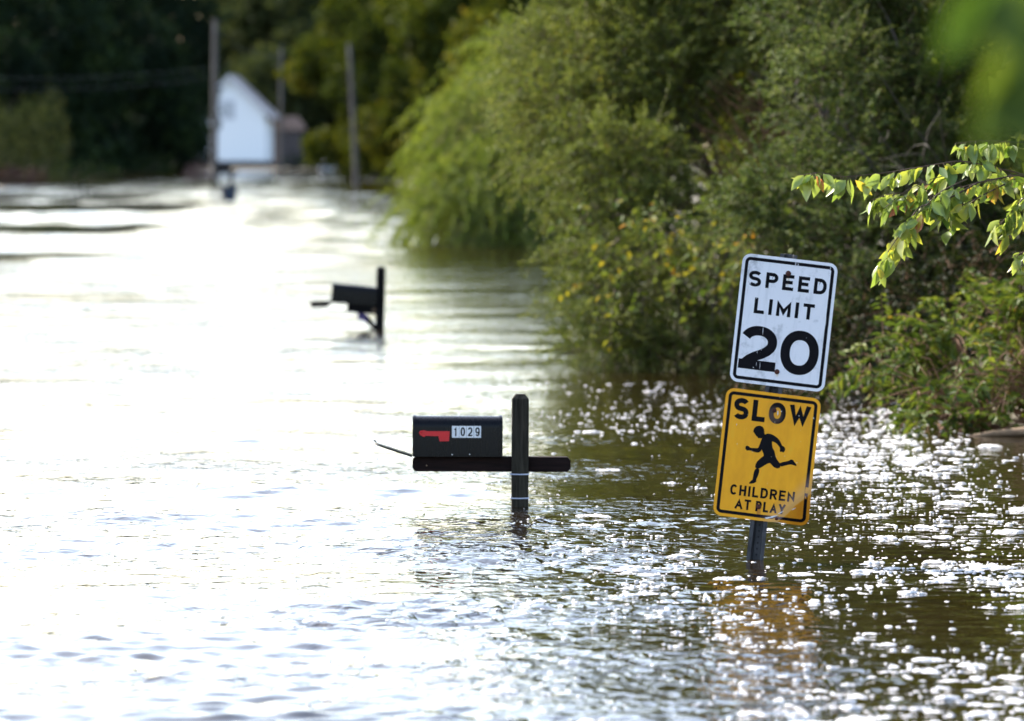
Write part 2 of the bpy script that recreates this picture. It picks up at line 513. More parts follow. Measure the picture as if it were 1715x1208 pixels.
def plate(mb, W, H, r, y0, th, m=0, nr=44, nc=30):
    rows = sorted(set(list(np.linspace(-H / 2, H / 2, nr)) + [sg * (H / 2 - r + r * math.sin(R(a))) for sg in (-1, 1) for a in (0, 15, 30, 45, 60, 75, 84)]))
    V, F = [], []
    for s in (0, 1):
        for b in rows:
            dy = max(abs(b) - (H / 2 - r), 0)
            hw = W / 2 - r + math.sqrt(max(r * r - dy * dy, 0))
            for j in range(nc + 1):
                V.append((hw * (2 * j / nc - 1), y0 + s * th, b))
    n = nc + 1; K = len(rows)
    for s in (0, 1):
        for i in range(K - 1):
            for j in range(nc):
                a = s * n * K + i * n + j
                F.append((a, a + 1, a + n + 1, a + n))
    o2 = n * K
    for i in range(K - 1):
        for j in (0, nc):
            a, b = i * n + j, (i + 1) * n + j
            F.append((a, b, o2 + b, o2 + a))
    for i in (0, K - 1):
        for j in range(nc):
            a, b = i * n + j, i * n + j + 1
            F.append((a, b, o2 + b, o2 + a))
    mb.add(V, F, m)

def ring(mb, W, H, r, inset, wid, Y, m=0):
    A = rrect(W - 2 * inset, H - 2 * inset, r - inset)
    B = rrect(W - 2 * inset - 2 * wid, H - 2 * inset - 2 * wid, max(r - inset - wid, 0.006))
    n = len(A)
    mb.add([(u, Y, v) for u, v in A + B], [(i, (i + 1) % n, n + (i + 1) % n, n + i) for i in range(n)], m)

def dome(mb, cx, Y, cz, r, h, m=0, seg=14):
    V = [(cx, Y - h, cz)]; F = []
    for k, (rr, hh) in enumerate(((.5, .87), (.86, .5), (1, 0))):
        for i in range(seg):
            a = 2 * math.pi * i / seg
            V.append((cx + rr * r * math.cos(a), Y - hh * h, cz + rr * r * math.sin(a)))
    for i in range(seg):
        q = (i + 1) % seg
        F.append((0, 1 + i, 1 + q))
        for k in range(2):
            F.append((1 + k * seg + i, 1 + (k + 1) * seg + i, 1 + (k + 1) * seg + q, 1 + k * seg + q))
    mb.add(V, F, m)

# ------------------------------------------------------------------ sign materials
def sign_white():
    t = NT('white_reflective_sheet')
    v = t.obj()
    sp = t.n('ShaderNodeSeparateXYZ'); t.l(v, sp.inputs[0])
    streak = t.noise(t.map(v, (14, 1, 2.2)), 2.0, 5, 0.6)
    spots = t.noise(v, 22, 6, 0.65)
    big = t.noise(v, 5, 4, 0.6)
    col = t.mix(t.math('MULTIPLY', t.smooth(streak, 0.5, 0.75), 0.35), (0.78, 0.78, 0.83), (0.48, 0.50, 0.54))
    col = t.mix(t.math('MULTIPLY', t.smooth(t.math('MULTIPLY', spots, big), 0.28, 0.42), 0.5), col, (0.33, 0.35, 0.38))
    # grime gathered in the upper left corner
    dx = t.math('ADD', sp.outputs[0], 0.20); dz = t.math('SUBTRACT', sp.outputs[2], 0.26)
    dd = t.math('SQRT', t.math('ADD', t.math('MULTIPLY', dx, dx), t.math('MULTIPLY', dz, dz)))
    g = t.math('MULTIPLY', t.math('SUBTRACT', 1.0, t.smooth(dd, 0.01, 0.10)), t.smooth(spots, 0.35, 0.65))
    col = t.mix(t.math('MULTIPLY', g, 0.7), col, (0.25, 0.26, 0.29))
    # rust run-off below the bolts
    for bx, bz, ln in ((-.003, .233, .085), (-.005, -.2346, .03)):
        ax = t.math('ABSOLUTE', t.math('SUBTRACT', sp.outputs[0], bx))
        m1 = t.math('SUBTRACT', 1.0, t.smooth(ax, 0.003, 0.012))
        m2 = t.math('MULTIPLY', t.smooth(sp.outputs[2], bz - ln, bz - ln * .3), t.math('LESS_THAN', sp.outputs[2], bz))
        mm = t.math('MULTIPLY', t.math('MULTIPLY', m1, m2), t.smooth(t.noise(v, 60, 2), .3, .6))
        col = t.mix(t.math('MULTIPLY', mm, 0.75), col, (0.55, 0.36, 0.08))
    t.pr(col, 0.45, 0, 0.4)
    return t.m

def slow_masks(t, v):
    sp = t.n('ShaderNodeSeparateXYZ'); t.l(v, sp.inputs[0])
    wob = t.math('MULTIPLY', t.math('SUBTRACT', t.noise(v, 9, 3), 0.5), 0.035)
    d = t.math('ADD', t.math('SUBTRACT', t.math('MULTIPLY', sp.outputs[0], .737), t.math('MULTIPLY', sp.outputs[2], .676)), wob)
    fade = t.math('MULTIPLY', t.smooth(d, 0.175, 0.262), t.math('SUBTRACT', 1.0, t.smooth(d, 0.262, 0.272)))
    corner = t.smooth(d, 0.264, 0.272)
    return sp, d, fade, corner

def sign_yellow():
    t = NT('yellow_reflective_sheet')
    v = t.obj()
    sp, d, fade, corner = slow_masks(t, v)
    n = t.noise(t.map(v, (2.5, 1, 1)), 6, 5, 0.6)
    col = t.ramp(n, [(0.3, (0.76, 0.32, 0.004)), (0.6, (0.87, 0.385, 0.005)), (0.8, (0.83, 0.42, 0.018))])
    col = t.mix(t.math('MULTIPLY', fade, 0.85), col, (0.66, 0.36, 0.12))
    col = t.mix(corner, col, t.ramp(t.noise(v, 14, 4), [(0.3, (0.52, 0.17, 0.004)), (0.7, (0.66, 0.26, 0.008))]))
    # paler halo and rust round the upper bolt
    dx = t.math('SUBTRACT', sp.outputs[0], 0.012); dz = t.math('MULTIPLY', t.math('SUBTRACT', sp.outputs[2], 0.205), 0.55)
    dd = t.math('SQRT', t.math('ADD', t.math('MULTIPLY', dx, dx), t.math('MULTIPLY', dz, dz)))
    col = t.mix(t.math('MULTIPLY', t.math('SUBTRACT', 1.0, t.smooth(dd, 0.015, 0.05)), 0.5), col, (0.60, 0.27, 0.02))
    sc = t.smooth(t.noise(v, 38, 2), 0.70, 0.74)
    col = t.mix(t.math('MULTIPLY', sc, 0.6), col, (0.75, 0.60, 0.30))
    for bx, bz, ln in ((-.010, -.245, .06), (-.002, .218, .05)):
        ax = t.math('ABSOLUTE', t.math('SUBTRACT', sp.outputs[0], bx))
        m1 = t.math('SUBTRACT', 1.0, t.smooth(ax, 0.004, 0.014))
        m2 = t.math('MULTIPLY', t.smooth(sp.outputs[2], bz - ln, bz - ln * .3), t.math('LESS_THAN', sp.outputs[2], bz))
        col = t.mix(t.math('MULTIPLY', t.math('MULTIPLY', m1, m2), 0.7), col, (0.36, 0.12, 0.02))
    t.pr(col, 0.42, 0, 0.4)
    return t.m

def sign_ink(slow):
    t = NT('black_sign_ink')
    v = t.obj()
    n = t.noise(v, 30, 4)
    col = t.ramp(n, [(0.3, (0.0016, 0.0016, 0.0035)), (0.7, (0.004, 0.0038, 0.007))])
    chips = t.smooth(t.noise(v, 75, 2, 0.5), 0.73, 0.75)
    col = t.mix(t.math('MULTIPLY', chips, 0.8), col, (0.5, 0.42, 0.3) if slow else (0.6, 0.6, 0.65))
    if slow:
        sp, d, fade, corner = slow_masks(t, v)
        col = t.mix(t.math('MULTIPLY', fade, 0.75), col, (0.26, 0.18, 0.17))
        dx = t.math('SUBTRACT', sp.outputs[0], 0.012); dz = t.math('SUBTRACT', sp.outputs[2], 0.20)
        dd = t.math('SQRT', t.math('ADD', t.math('MULTIPLY', dx, dx), t.math('MULTIPLY', dz, dz)))
        col = t.mix(t.math('MULTIPLY', t.math('SUBTRACT', 1.0, t.smooth(dd, 0.02, 0.055)), 0.45), col, (0.16, 0.11, 0.09))
    t.pr(col, 0.45, 0, 0.1)
    return t.m

M['sheet_white'] = sign_white()
M['sheet_yellow'] = sign_yellow()
M['ink'] = sign_ink(False)
M['ink_slow'] = sign_ink(True)
M['rust'] = plain('rusty_bolt', (0.035, 0.010, 0.008), (0.12, 0.035, 0.02), 60, 0.75, 0.3, bump=0.001)
M['galv'] = plain('galvanised_steel', (0.024, 0.025, 0.030), (0.085, 0.086, 0.095), 30, 0.6, 0.4, stretch=(1, 1, .35))
M['hole'] = plain('dark_hole', (0.01, 0.01, 0.012), (0.02, 0.02, 0.02), 5, 0.9)
M['scratch'] = plain('bare_scratch', (0.55, 0.55, 0.58), (0.75, 0.75, 0.78), 40, 0.5)

# ------------------------------------------------------------------ the road sign
def build_sign():
    base = at(1264, 938, 26.9)
    t = empty('road_sign', (base.x, base.y, 0), (R(1.0), R(6.5), R(-12)))
    tag(t, 'leaning steel post with white speed limit sign above a yellow running child sign', 'road sign')
    # U-channel post
    mb = MB()
    prof = [(-.041, .004), (-.024, .004), (-.017, .036), (.017, .036), (.024, .004), (.041, .004)]
    V, F = stroke(prof, 0.0045, 0)
    n = len(prof)
    outline = [V[i] for i in range(n)] + [V[2 * n - 1 - i] for i in range(n)]
    mb.prism(outline, -0.9, 1.455)
    mb.build('post', M['galv'], t)
    mb = MB()
    for k in range(50):
        z = 0.02 + k * 0.0285
        for i in range(1):
            ang = [(0.0045 * math.cos(2 * math.pi * j / 8), 0.0045 * math.sin(2 * math.pi * j / 8)) for j in range(8)]
            mb.add([(u, .0325, z + v) for u, v in ang], [tuple(range(8))])
    mb.build('post_holes', M['hole'], t)
    W, H, r = 0.457, 0.610, 0.040

    def holder(name, lat, z):
        mb = MB()
        plate(mb, W, H, r, 0.0, 0.002)
        return mb, (lat, -0.004, z)

    def finish(mb, name, mats, parent, fn=None):
        if fn: mb.v = [fn(p) for p in mb.v]
        return mb.build(name, mats, parent)

    # speed limit panel
    mb, loc = holder('speed', .012, 1.133)
    p1 = finish(mb, 'speed_limit_panel', M['sheet_white'], t)
    p1.location = loc
    p1['label'] = 'white panel reading SPEED LIMIT 20'
    mb = MB(); ring(mb, W, H, r, .0145, .0155, -.0004)
    finish(mb, 'border', M['ink'], p1)
    mb = MB()
    text(mb, 'SPEED', -.0015, .153, .0745, .374, .0162, -.0005, gap=.022)
    finish(mb, 'lettering', M['ink'], p1)
    mb = MB()
    text(mb, 'LIMIT', -.004, .028, .0745, .288, .0162, -.0005, gap=.021)
    finish(mb, 'lettering', M['ink'], p1)
    mb = MB()
    text(mb, '2', -.1055, -.238, .208, .178, .045, -.0005)
    finish(mb, 'lettering', M['ink'], p1)
    mb = MB()
    text(mb, '0', .092, -.238, .210, .183, .045, -.0005)
    finish(mb, 'lettering', M['ink'], p1)
    mb = MB()
    for (u, v, r_) in ((-.003, .233, .0135), (-.005, -.2346, .0125)): dome(mb, u, -.0006, v, r_, .007)
    mb2 = mb
    b1 = MB(); dome(b1, -.003, -.0006, .233, .0135, .007); b1.build('bolt', M['rust'], p1, True)
    b2 = MB(); dome(b2, -.005, -.0006, -.2346, .0125, .007); b2.build('bolt', M['rust'], p1, True)
    mb = MB()
    def sliver(u0, v0, u1, v1, w, par=None, fn=None):
        mb = MB()
        d = Vector((u1 - u0, v1 - v0)); d.normalize(); nn = Vector((-d.y, d.x)) * w / 2
        mb.add([(u0 - nn.x * .4, -.0011, v0 - nn.y * .4), (u0 + nn.x * .4, -.0011, v0 + nn.y * .4), ((u0 + u1) / 2 + nn.x, -.0011, (v0 + v1) / 2 + nn.y), (u1, -.0011, v1), ((u0 + u1) / 2 - nn.x, -.0011, (v0 + v1) / 2 - nn.y)], [(0, 1, 2, 3, 4)])
        finish(mb, 'scratch', M['scratch'], par or p1, fn)
    sliver(-.094, -.030, -.0925, -.072, .0028); sliver(-.0925, -.104, -.0905, -.150, .0026)
    sliver(-.090, -.198, -.0885, -.238, .002); sliver(-.111, -.135, -.109, -.163, .0018); sliver(-.108, -.200, -.1065, -.222, .0013)
    sliver(-.122, -.226, -.116, -.231, .003);
    sliver(.024, .291, .031, .264, .004); sliver(.037, .289, .043, .262, .003); sliver(.193, .289, .194, .272, .003)
    sliver(-.190, .176, -.175, .160, .005); sliver(-.185, .160, -.190, .105, .003); sliver(-.150, .172, -.158, .165, .005)
    sliver(-.095, .036, -.092, .030, .006); sliver(.07, .275, .05, .25, .002); sliver(.196, -.01, .197, -.1, .003)
    sliver(.199, .05, .2, .0, .0025)

    # running child panel, its lower right corner bent back
    def bend(p):
        d = p[0] * .737 - p[2] * .676
        y = p[1]
        if d > .245: y += 0.5 * (d - .245) ** 1.25 * 1.0
        z = p[2]
        k = math.exp(-((p[0] - .09) / .05) ** 2) * max(0.0, (-p[2] - .24) / .065)
        return (p[0], y - 0.006 * k, z + 0.004 * k)
    mb, loc = holder('slow', .004, .491)
    p2 = finish(mb, 'slow_panel', M['sheet_yellow'], t, bend)
    p2.location = loc
    p2['label'] = 'yellow panel reading SLOW CHILDREN AT PLAY with bent lower right corner'
    mb = MB(); ring(mb, W, H, r, .0145, .0155, -.0004)
    finish(mb, 'border', M['ink_slow'], p2, bend)
    mb = MB()
    text(mb, 'SLOW', 0, .162, .101, .366, .0235, -.0005, gap=.017)
    finish(mb, 'lettering', M['ink_slow'], p2, bend)
    mb = MB()
    text(mb, 'CHILDREN', -.002, -.1975, .0495, .310, .0102, -.0005, gap=.0098)
    finish(mb, 'lettering', M['ink_slow'], p2, bend)
    mb = MB()
    text(mb, 'AT', -.089, -.262, .0495, .076, .0102, -.0005, gap=.008)
    finish(mb, 'lettering', M['ink_slow'], p2, bend)
    mb = MB()
    text(mb, 'PLAY', .044, -.262, .0495, .142, .0102, -.0005, gap=.008)
    finish(mb, 'lettering', M['ink_slow'], p2, bend)
    def conv(pts):
        out = []
        for x, y in pts:
            dx, dy = x - 459, y - 606.5
            out.append(((dx * .994 + dy * .113) / 1674, -(dy * .996 - dx * .087) / 1711))
        return out
    body = [(438, 437), (446, 430), (460, 421), (485, 421), (512, 431), (540, 450), (562, 475), (580, 514), (596, 520), (604, 534), (600, 550), (588, 562), (582, 548), (577, 558), (566, 554), (569, 530), (556, 508), (537, 488), (512, 476), (498, 472), (497, 500), (501, 530), (518, 560), (523, 590), (532, 618), (552, 645), (566, 664), (562, 686), (542, 693), (516, 682), (494, 658), (480, 648), (445, 666), (412, 690), (386, 702), (368, 694), (371, 672), (384, 648), (410, 622), (438, 600), (436, 580), (424, 552), (417, 538), (408, 560), (388, 571), (352, 564), (318, 553), (300, 557), (290, 546), (291, 530), (302, 524), (315, 531), (322, 541), (358, 542), (392, 541), (405, 510), (418, 470)]
    head = [(353, 402), (362, 380), (374, 366), (402, 358), (424, 366), (435, 388), (436, 412), (441, 428), (428, 446), (412, 456), (404, 450), (392, 455), (388, 444), (378, 438), (366, 420)]
    s1 = [(371, 706), (396, 709), (391, 738), (380, 768), (368, 794), (371, 808), (352, 819), (338, 822), (317, 825), (332, 808), (347, 796), (354, 752), (362, 722)]
    s2 = [(563, 654), (600, 643), (638, 634), (650, 623), (668, 624), (674, 638), (686, 650), (695, 667), (672, 658), (645, 655), (610, 664), (570, 677)]
    mb = MB()
    for pl in (body, head, s1, s2):
        q = conv(pl)
        # round the traced outline once
        q2 = []
        for i in range(len(q)):
            a, b = q[i], q[(i + 1) % len(q)]
            q2 += [(a[0] * .8 + b[0] * .2, a[1] * .8 + b[1] * .2), (a[0] * .2 + b[0] * .8, a[1] * .2 + b[1] * .8)]
        tri = tessellate_polygon([[Vector((u, v, 0)) for u, v in q2]])
        mb.add([(u, -.0005, v) for u, v in q2], [tuple(x) for x in tri])
        sv, sf = stroke(q2 + [q2[0]], .0048, 2)
        mb.add([(u, -.00056, v) for u, v in sv], sf)
    finish(mb, 'running_child_symbol', M['ink_slow'], p2, bend)
    for (u, v, r_) in ((-.001 + .012, .2235, .011), (-.012, -.2385, .0125)):
        b = MB(); dome(b, u, -.0006, v, r_, .006); finish(b, 'bolt', M['rust'], p2)
    b = MB(); dome(b, .079, -.0006, -.288, .008, .004); finish(b, 'bolt', M['rust'], p2, bend)
    mb = MB()
    sliver(.028, -.292, .088, -.268, .008, p2, bend); sliver(.022, -.289, .06, -.280, .005, p2, bend); sliver(.028, .225, .030, .200, .007, p2, bend)
    sliver(.085, -.262, .11, -.243, .004, p2, bend); sliver(.145, -.235, .165, -.222, .004, p2, bend); sliver(-.16, .14, -.162, .13, .003, p2, bend)
    sliver(.2, .215, .203, .205, .005, p2, bend); sliver(.044, .226, .046, .22, .005, p2, bend); sliver(.13, .215, .132, .21, .004, p2, bend)

build_sign()

# ------------------------------------------------------------------ mailboxes
def wood(name, c1, c2, axis):
    t = NT(name)
    v = t.obj()
    st = {'z': (9, 9, .7), 'x': (.7, 9, 9)}[axis]
    g = t.noise(t.map(v, st), 6, 6, 0.65, 0.6)
    col = t.ramp(g, [(0.3, c1), (0.7, c2)])
    t.pr(col, 0.8, 0, 0.15, t.bump(g, 0.004))
    return t.m

def black_paint():
    t = NT('black_gloss_paint')
    v = t.obj()
    n = t.noise(t.map(v, (6, 6, 1.2)), 8, 5, 0.6)
    col = t.ramp(n, [(0.3, (0.002, 0.002, 0.0035)), (0.75, (0.005, 0.0045, 0.006))])
    t.pr(col, t.ramp(n, [(0.3, 0.22), (0.7, 0.36)]), 0, 0.16)
    return t.m

M['paint'] = black_paint()
M['post_wood'] = wood('weathered_post_wood', (0.013, 0.011, 0.008), (0.055, 0.049, 0.037), 'z')
M['arm_wood'] = wood('dark_arm_wood', (0.007, 0.004, 0.004), (0.020, 0.010, 0.009), 'x')
M['dark_wood'] = wood('black_wet_wood', (0.004, 0.004, 0.005), (0.012, 0.011, 0.012), 'z')
M['red'] = plain('red_flag_paint', (0.62, 0.010, 0.016), (0.72, 0.014, 0.022), 20, 0.4)
M['reflection_block'] = plain('dark_blue_reflection', (0.006, 0.014, 0.035), (0.012, 0.03, 0.06), 4, 0.5)  # colour of the dark reflection at the distant mailbox's foot
M['decal'] = plain('white_decal', (0.78, 0.80, 0.85), (0.86, 0.87, 0.90), 30, 0.5)
M['digit'] = plain('black_digit', (0.003, 0.003, 0.005), (0.007, 0.007, 0.01), 30, 0.5)
M['strap'] = plain('pale_strap', (0.45, 0.48, 0.62), (0.66, 0.69, 0.80), 30, 0.35, 0.3)
M['nail'] = plain('bright_screw', (0.6, 0.6, 0.6), (0.8, 0.8, 0.8), 30, 0.3, 0.6)
M['brown_plate'] = plain('brown_reflector', (0.16, 0.10, 0.06), (0.26, 0.17, 0.10), 30, 0.4)
M['purple_paint'] = plain('purple_blue_paint', (0.05, 0.03, 0.16), (0.09, 0.06, 0.26), 14, 0.5)

def arch(w, hs, ht, n=16, p=0.9):
    """half profile of a mailbox: straight sides then a rounded top, as (y, z) points"""
    pts = [(-w / 2, 0)]
    for i in range(n + 1):
        a = math.pi * (1 - i / n)
        c, s = math.cos(a), math.sin(a)
        pts.append((w / 2 * math.copysign(abs(c) ** p, c), hs + (ht - hs) * abs(s) ** p))
    pts.append((w / 2, 0))
    return pts

def mail_shell(mb, L, w, hs, ht, y0, z0, x0):
    """open tunnel along x from x0 to x0+L, closed at the far end"""
    P = arch(w, hs, ht); Q = arch(w - .004, hs - .001, ht - .002)
    Q = [(y, max(z, .002)) for y, z in Q]
    n = len(P)
    xs = [0, L]
    V = []
    for pts in (P, Q):
        for x in xs: V += [(x0 + x, y0 + y, z0 + z) for y, z in pts]
    F = []
    for s in (0, 1):
        o = s * 2 * n
        for i in range(n):
            q = (i + 1) % n
            F.append((o + i, o + q, o + n + q, o + n + i))
    for i in range(n):
        q = (i + 1) % n
        F.append((i, q, 2 * n + q, 2 * n + i))           # rim at the mouth
    F.append(tuple(n + i for i in range(n)))              # back wall
    mb.add(V, F)
    # raised bands at mouth and back, pressed ribs
    for x, wd_, pr in ((0.004, .014, .004), (L - .018, .014, .004)):
        B = arch(w + 2 * pr, hs, ht + pr)
        m = len(B)
        VV = [(x0 + x, y0 + y, z0 + z) for y, z in B] + [(x0 + x + wd_, y0 + y, z0 + z) for y, z in B] + \
             [(x0 + x, y0 + y * .99, z0 + z * .99) for y, z in P] + [(x0 + x + wd_, y0 + y * .99, z0 + z * .99) for y, z in P]
        FF = []
        for i in range(m - 1):
            FF += [(i, i + 1, m + i + 1, m + i), (i, i + 1, 2 * m + i + 1, 2 * m + i), (m + i, m + i + 1, 3 * m + i + 1, 3 * m + i)]
        mb.add(VV, FF)

def chamfer_bar(w, L0, L1, c):
    """outline of a bar of thickness w between L0 and L1 with both ends' corners cut"""
    return [(L0 + c, -w / 2), (L1 - c, -w / 2), (L1, -w / 2 + c), (L1, w / 2 - c), (L1 - c, w / 2), (L0 + c, w / 2), (L0, w / 2 - c), (L0, -w / 2 + c)]

def post_mesh(mb, w, z0, z1, c):
    h = w / 2
    V = []
    for z, k in ((z0, h), (z1 - c, h), (z1, h - c * .8)):
        V += [(-k, -k, z), (k, -k, z), (k, k, z), (-k, k, z)]
    F = [(0, 1, 2, 3), (8, 9, 10, 11)]
    for r in (0, 4):
        for i in range(4):
            F.append((r + i, r + (i + 1) % 4, r + 4 + (i + 1) % 4, r + 4 + i))
    mb.add(V, F)

def mailbox_near():
    b = at(870.5, 847, 31.0)
    t = empty('mailbox', (b.x, b.y, 0), (0, R(0.3), R(1.5)))
    tag(t, 'black mailbox numbered 1029 with red flag and open door on a wooden cross post', 'mailbox')
    mb = MB(); post_mesh(mb, .092, -.8, .612, .026)
    mb.build('post', M['post_wood'], t, bevel=.004)
    # arm: split in two so that it butts against the post's back half
    mb = MB(); mb.prism(chamfer_bar(.082, -.586, .277, .018), .01, .095, 'y')
    mb.v = [(x, y, z + .2265) for x, y, z in mb.v]
    mb.build('arm', M['arm_wood'], t, bevel=.004)
    L, x0, z0 = .490, -.586, .269
    mb = MB(); mail_shell(mb, L, .168, .158, .220, .052, z0, x0)
    bx = mb.build('box', M['paint'], t, smooth=True)
    # open door hanging out from the mouth
    D = arch(.166, .156, .212)
    mb = MB(); mb.prism(D, 0, .010, 'x')
    V = []
    ang = R(72)
    for x, y, z in mb.v:
        X, Z = -x, z
        V.append((x0 - .002 + X * math.cos(-ang) - Z * math.sin(ang), y + .052, z0 + .006 + Z * math.cos(ang) - X * math.sin(ang) * -1))
    mb.v = V
    dr = mb.build('door', M['paint'], bx)
    tip = Vector((x0 - .212 * math.sin(ang), .052, z0 + .006 + .212 * math.cos(ang)))
    mb = MB()
    pts = [tip + Vector((.004, 0, .002)), tip + Vector((-.006, 0, -.008)), tip + Vector((-.004, 0, -.022)), tip + Vector((.006, 0, -.026)), tip + Vector((.012, 0, -.02))]
    mb.tube(pts, .0025, 6)
    pts = [tip + Vector((.002, -.02, .004)), tip + Vector((-.004, -.02, .012)), tip + Vector((-.012, -.02, .010))]
    mb.tube(pts, .004, 6)
    mb.build('door_latch', M['paint'], bx)
    # red flag lying along the near side wall
    zp = [(405, 378), (415, 366), (435, 362), (462, 368), (613, 368), (608, 435), (545, 437), (537, 402), (452, 400), (440, 408), (416, 396)]
    def loc(zx, zy):
        px, py = 600 + zx / 4.027, 630 + zy / 4.027
        return ((px - 870.5) / 307.4, (847 - py) / 307.4)
    q = [loc(*p) for p in zp]
    mb = MB(); mb.prism(q, -.0375, -.0405, 'y')
    dome(mb, q[1][0] + .004, -.0405, q[1][1] - .006, .007, .004)
    mb.build('flag', M['red'], bx)
    # four white number stickers
    x0n, zt = loc(627, 332); x1n, zb = loc(825, 412)
    w = (x1n - x0n) / 4
    mb = MB()
    for k, ch in enumerate('1029'):
        a, c = x0n + k * w + .0006, x0n + (k + 1) * w - .0006
        mb.add([(a, -.0368, zb), (c, -.0368, zb), (c, -.0372, zt), (a, -.0372, zt)], [(0, 1, 2, 3)], 0)
        text(mb, ch, (a + c) / 2, zb + .009, .048, .013 if ch == '1' else .024, .0074, -.0380, 1)
    mb.build('number_plate', [M['decal'], M['digit']], bx)
    for zx, zy in ((630, 527), (748, 525)):
        u, v = loc(zx, zy); mb = MB(); dome(mb, u, -.033, v, .004, .003); mb.build('screw', M['nail'], bx)
    mb = MB(); u, v = loc(459, 604); dome(mb, u, .010, v, .004, .003); mb.build('nail', M['brown_plate'], t)
    for z in (.176, .045):
        mb = MB()
        h = .0485
        mb.tube([(-h - .003, -h, z - .001), (0, -h - .002, z - .002), (h, -h, z), (h, h, z), (-h, h, z + .001), (-h - .003, -h, z - .001)], .004, 6)
        mb.build('strap', M['strap'], t)

def mailbox_far():
    b = at(635.5, 552, 62.4)
    t = empty('mailbox', (b.x, b.y, -.03), (0, R(1.6), R(2)))
    tag(t, 'tilted black mailbox with open door on a dark post with curved brace, in mid water', 'mailbox')
    mb = MB(); post_mesh(mb, .098, -.8, .715, .02)
    mb.build('post', M['dark_wood'], t, bevel=.004)
    a = empty('arm_anchor', (0, 0, 0))
    bpy.data.objects.remove(a)
    tilt = R(4.0)
    def tl(p):  # the box and arm sag towards the post
        x, y, z = p
        return (x * math.cos(tilt) + (z - .27) * math.sin(tilt), y, .27 + (z - .27) * math.cos(tilt) - x * math.sin(tilt))
    mb = MB(); mb.box(-.36, -.0, -.045, .045, .185, .272)
    mb.v = [tl(p) for p in mb.v]; mb.build('arm', M['dark_wood'], t, bevel=.004)
    mb = MB(); mail_shell(mb, .50, .170, .150, .215, 0, .274, -.545)
    mb.v = [tl(p) for p in mb.v]
    bx = mb.build('box', M['paint'], t, smooth=True)
    D = arch(.166, .150, .206)
    mb = MB(); mb.prism(D, 0, .020, 'x')
    ang = R(97)
    V = []
    rl = R(20)   # the door hangs askew on its hinge
    for x, y, z in mb.v:
        x, y = x * math.cos(rl) + y * math.sin(rl), y * math.cos(rl) - x * math.sin(rl)
        V.append(tl((-.55 - x * math.cos(ang) - z * math.sin(ang) - .014, y, .262 + z * math.cos(ang) - x * math.sin(ang))))
    mb.v = V; mb.build('door', M['paint'], bx)
    mb = MB(); mb.tube([tl((-.546, 0, .282)), tl((-.572, 0, .258))], .020, 6); mb.build('hinge', M['paint'], bx)
    mb = MB()
    pts = []
    for i in range(9):
        s = i / 8
        pts.append((-.245 + .20 * s, 0, .19 - .02 * s - .135 * s ** 2.2))
    for i in range(8):
        p, q = pts[i], pts[i + 1]
        k0, k1 = .055, .055
        mb.add([(p[0], -.02, p[2] - k0), (q[0], -.02, q[2] - k1), (q[0], -.02, q[2] + k1 * .6), (p[0], -.02, p[2] + k0 * .6), (p[0], .02, p[2] - k0), (q[0], .02, q[2] - k1), (q[0], .02, q[2] + k1 * .6), (p[0], .02, p[2] + k0 * .6)],
               [(0, 1, 2, 3), (4, 7, 6, 5), (0, 4, 5, 1), (3, 2, 6, 7)] + ([(0, 3, 7, 4)] if i == 0 else []) + ([(1, 5, 6, 2)] if i == 7 else []), 0 if i > 3 else 1)
    mb.build('brace', [M['dark_wood'], M['purple_paint']], t)
    mb = MB(); dome(mb, -.012, -.043, .255, .020, .005); dome(mb, -.068, -.046, .235, .022, .004); mb.build('reflector', M['brown_plate'], t)

def mailbox_distant():
    Y = 238.0
    b = at(388, 335, Y)
    t = empty('mailbox', (b.x, b.y, 0), (0, R(-1), R(12)))
    tag(t, 'small distant dark mailbox on a post before the white house, with an added blue block for its reflection', 'mailbox')
    mb = MB(); post_mesh(mb, .16, -.8, 1.24, .03); mb.build('post', M['dark_wood'], t)
    mb = MB(); mb.box(-.62, .26, -.06, .06, 1.12, 1.24); mb.build('arm', M['dark_wood'], t)
    mb = MB(); mail_shell(mb, .60, .24, .20, .32, 0, 1.245, -.62); mb.build('box', M['paint'], t, smooth=True)
    mb = MB(); mb.tube([(-.12, 0, -.8), (-.12, 0, -.1), (-.12, 0, .3), (-.12, 0, .58)], [.26, .30, .34, .36], 18)  # added solid that stands in for the mailbox's dark reflection
    mb.tube([(-.12, 0, .40), (-.12, 0, .46)], [.365, .365], 18)
    mb.build('reflection_block', M['reflection_block'], t, smooth=True)

mailbox_near()
mailbox_far()
mailbox_distant()

# ------------------------------------------------------------------ foliage
def norm(a):
    return a / (np.linalg.norm(a, axis=-1, keepdims=True) + 1e-9)

def leaf_geo(P, D, N, L, W, tint, fold=0.25, droop=0.15):
    """one bent, folded leaf blade (two quads) per row"""
    D = norm(D); S = norm(np.cross(D, N)); N2 = norm(np.cross(S, D))
    L = L[:, None]; W = W[:, None]
    mid = P + D * L * .45
    left = mid + S * W * .5 + N2 * W * fold * .5
    right = mid - S * W * .5 + N2 * W * fold * .5
    tip = P + D * L - N2 * L * droop
    V = np.stack([P, left, tip, right], 1).reshape(-1, 3)
    i = np.arange(len(P)) * 4
    F = np.concatenate([np.stack([i, i + 2, i + 1], -1), np.stack([i, i + 3, i + 2], -1)])
    return V, F, np.repeat(tint, 4)

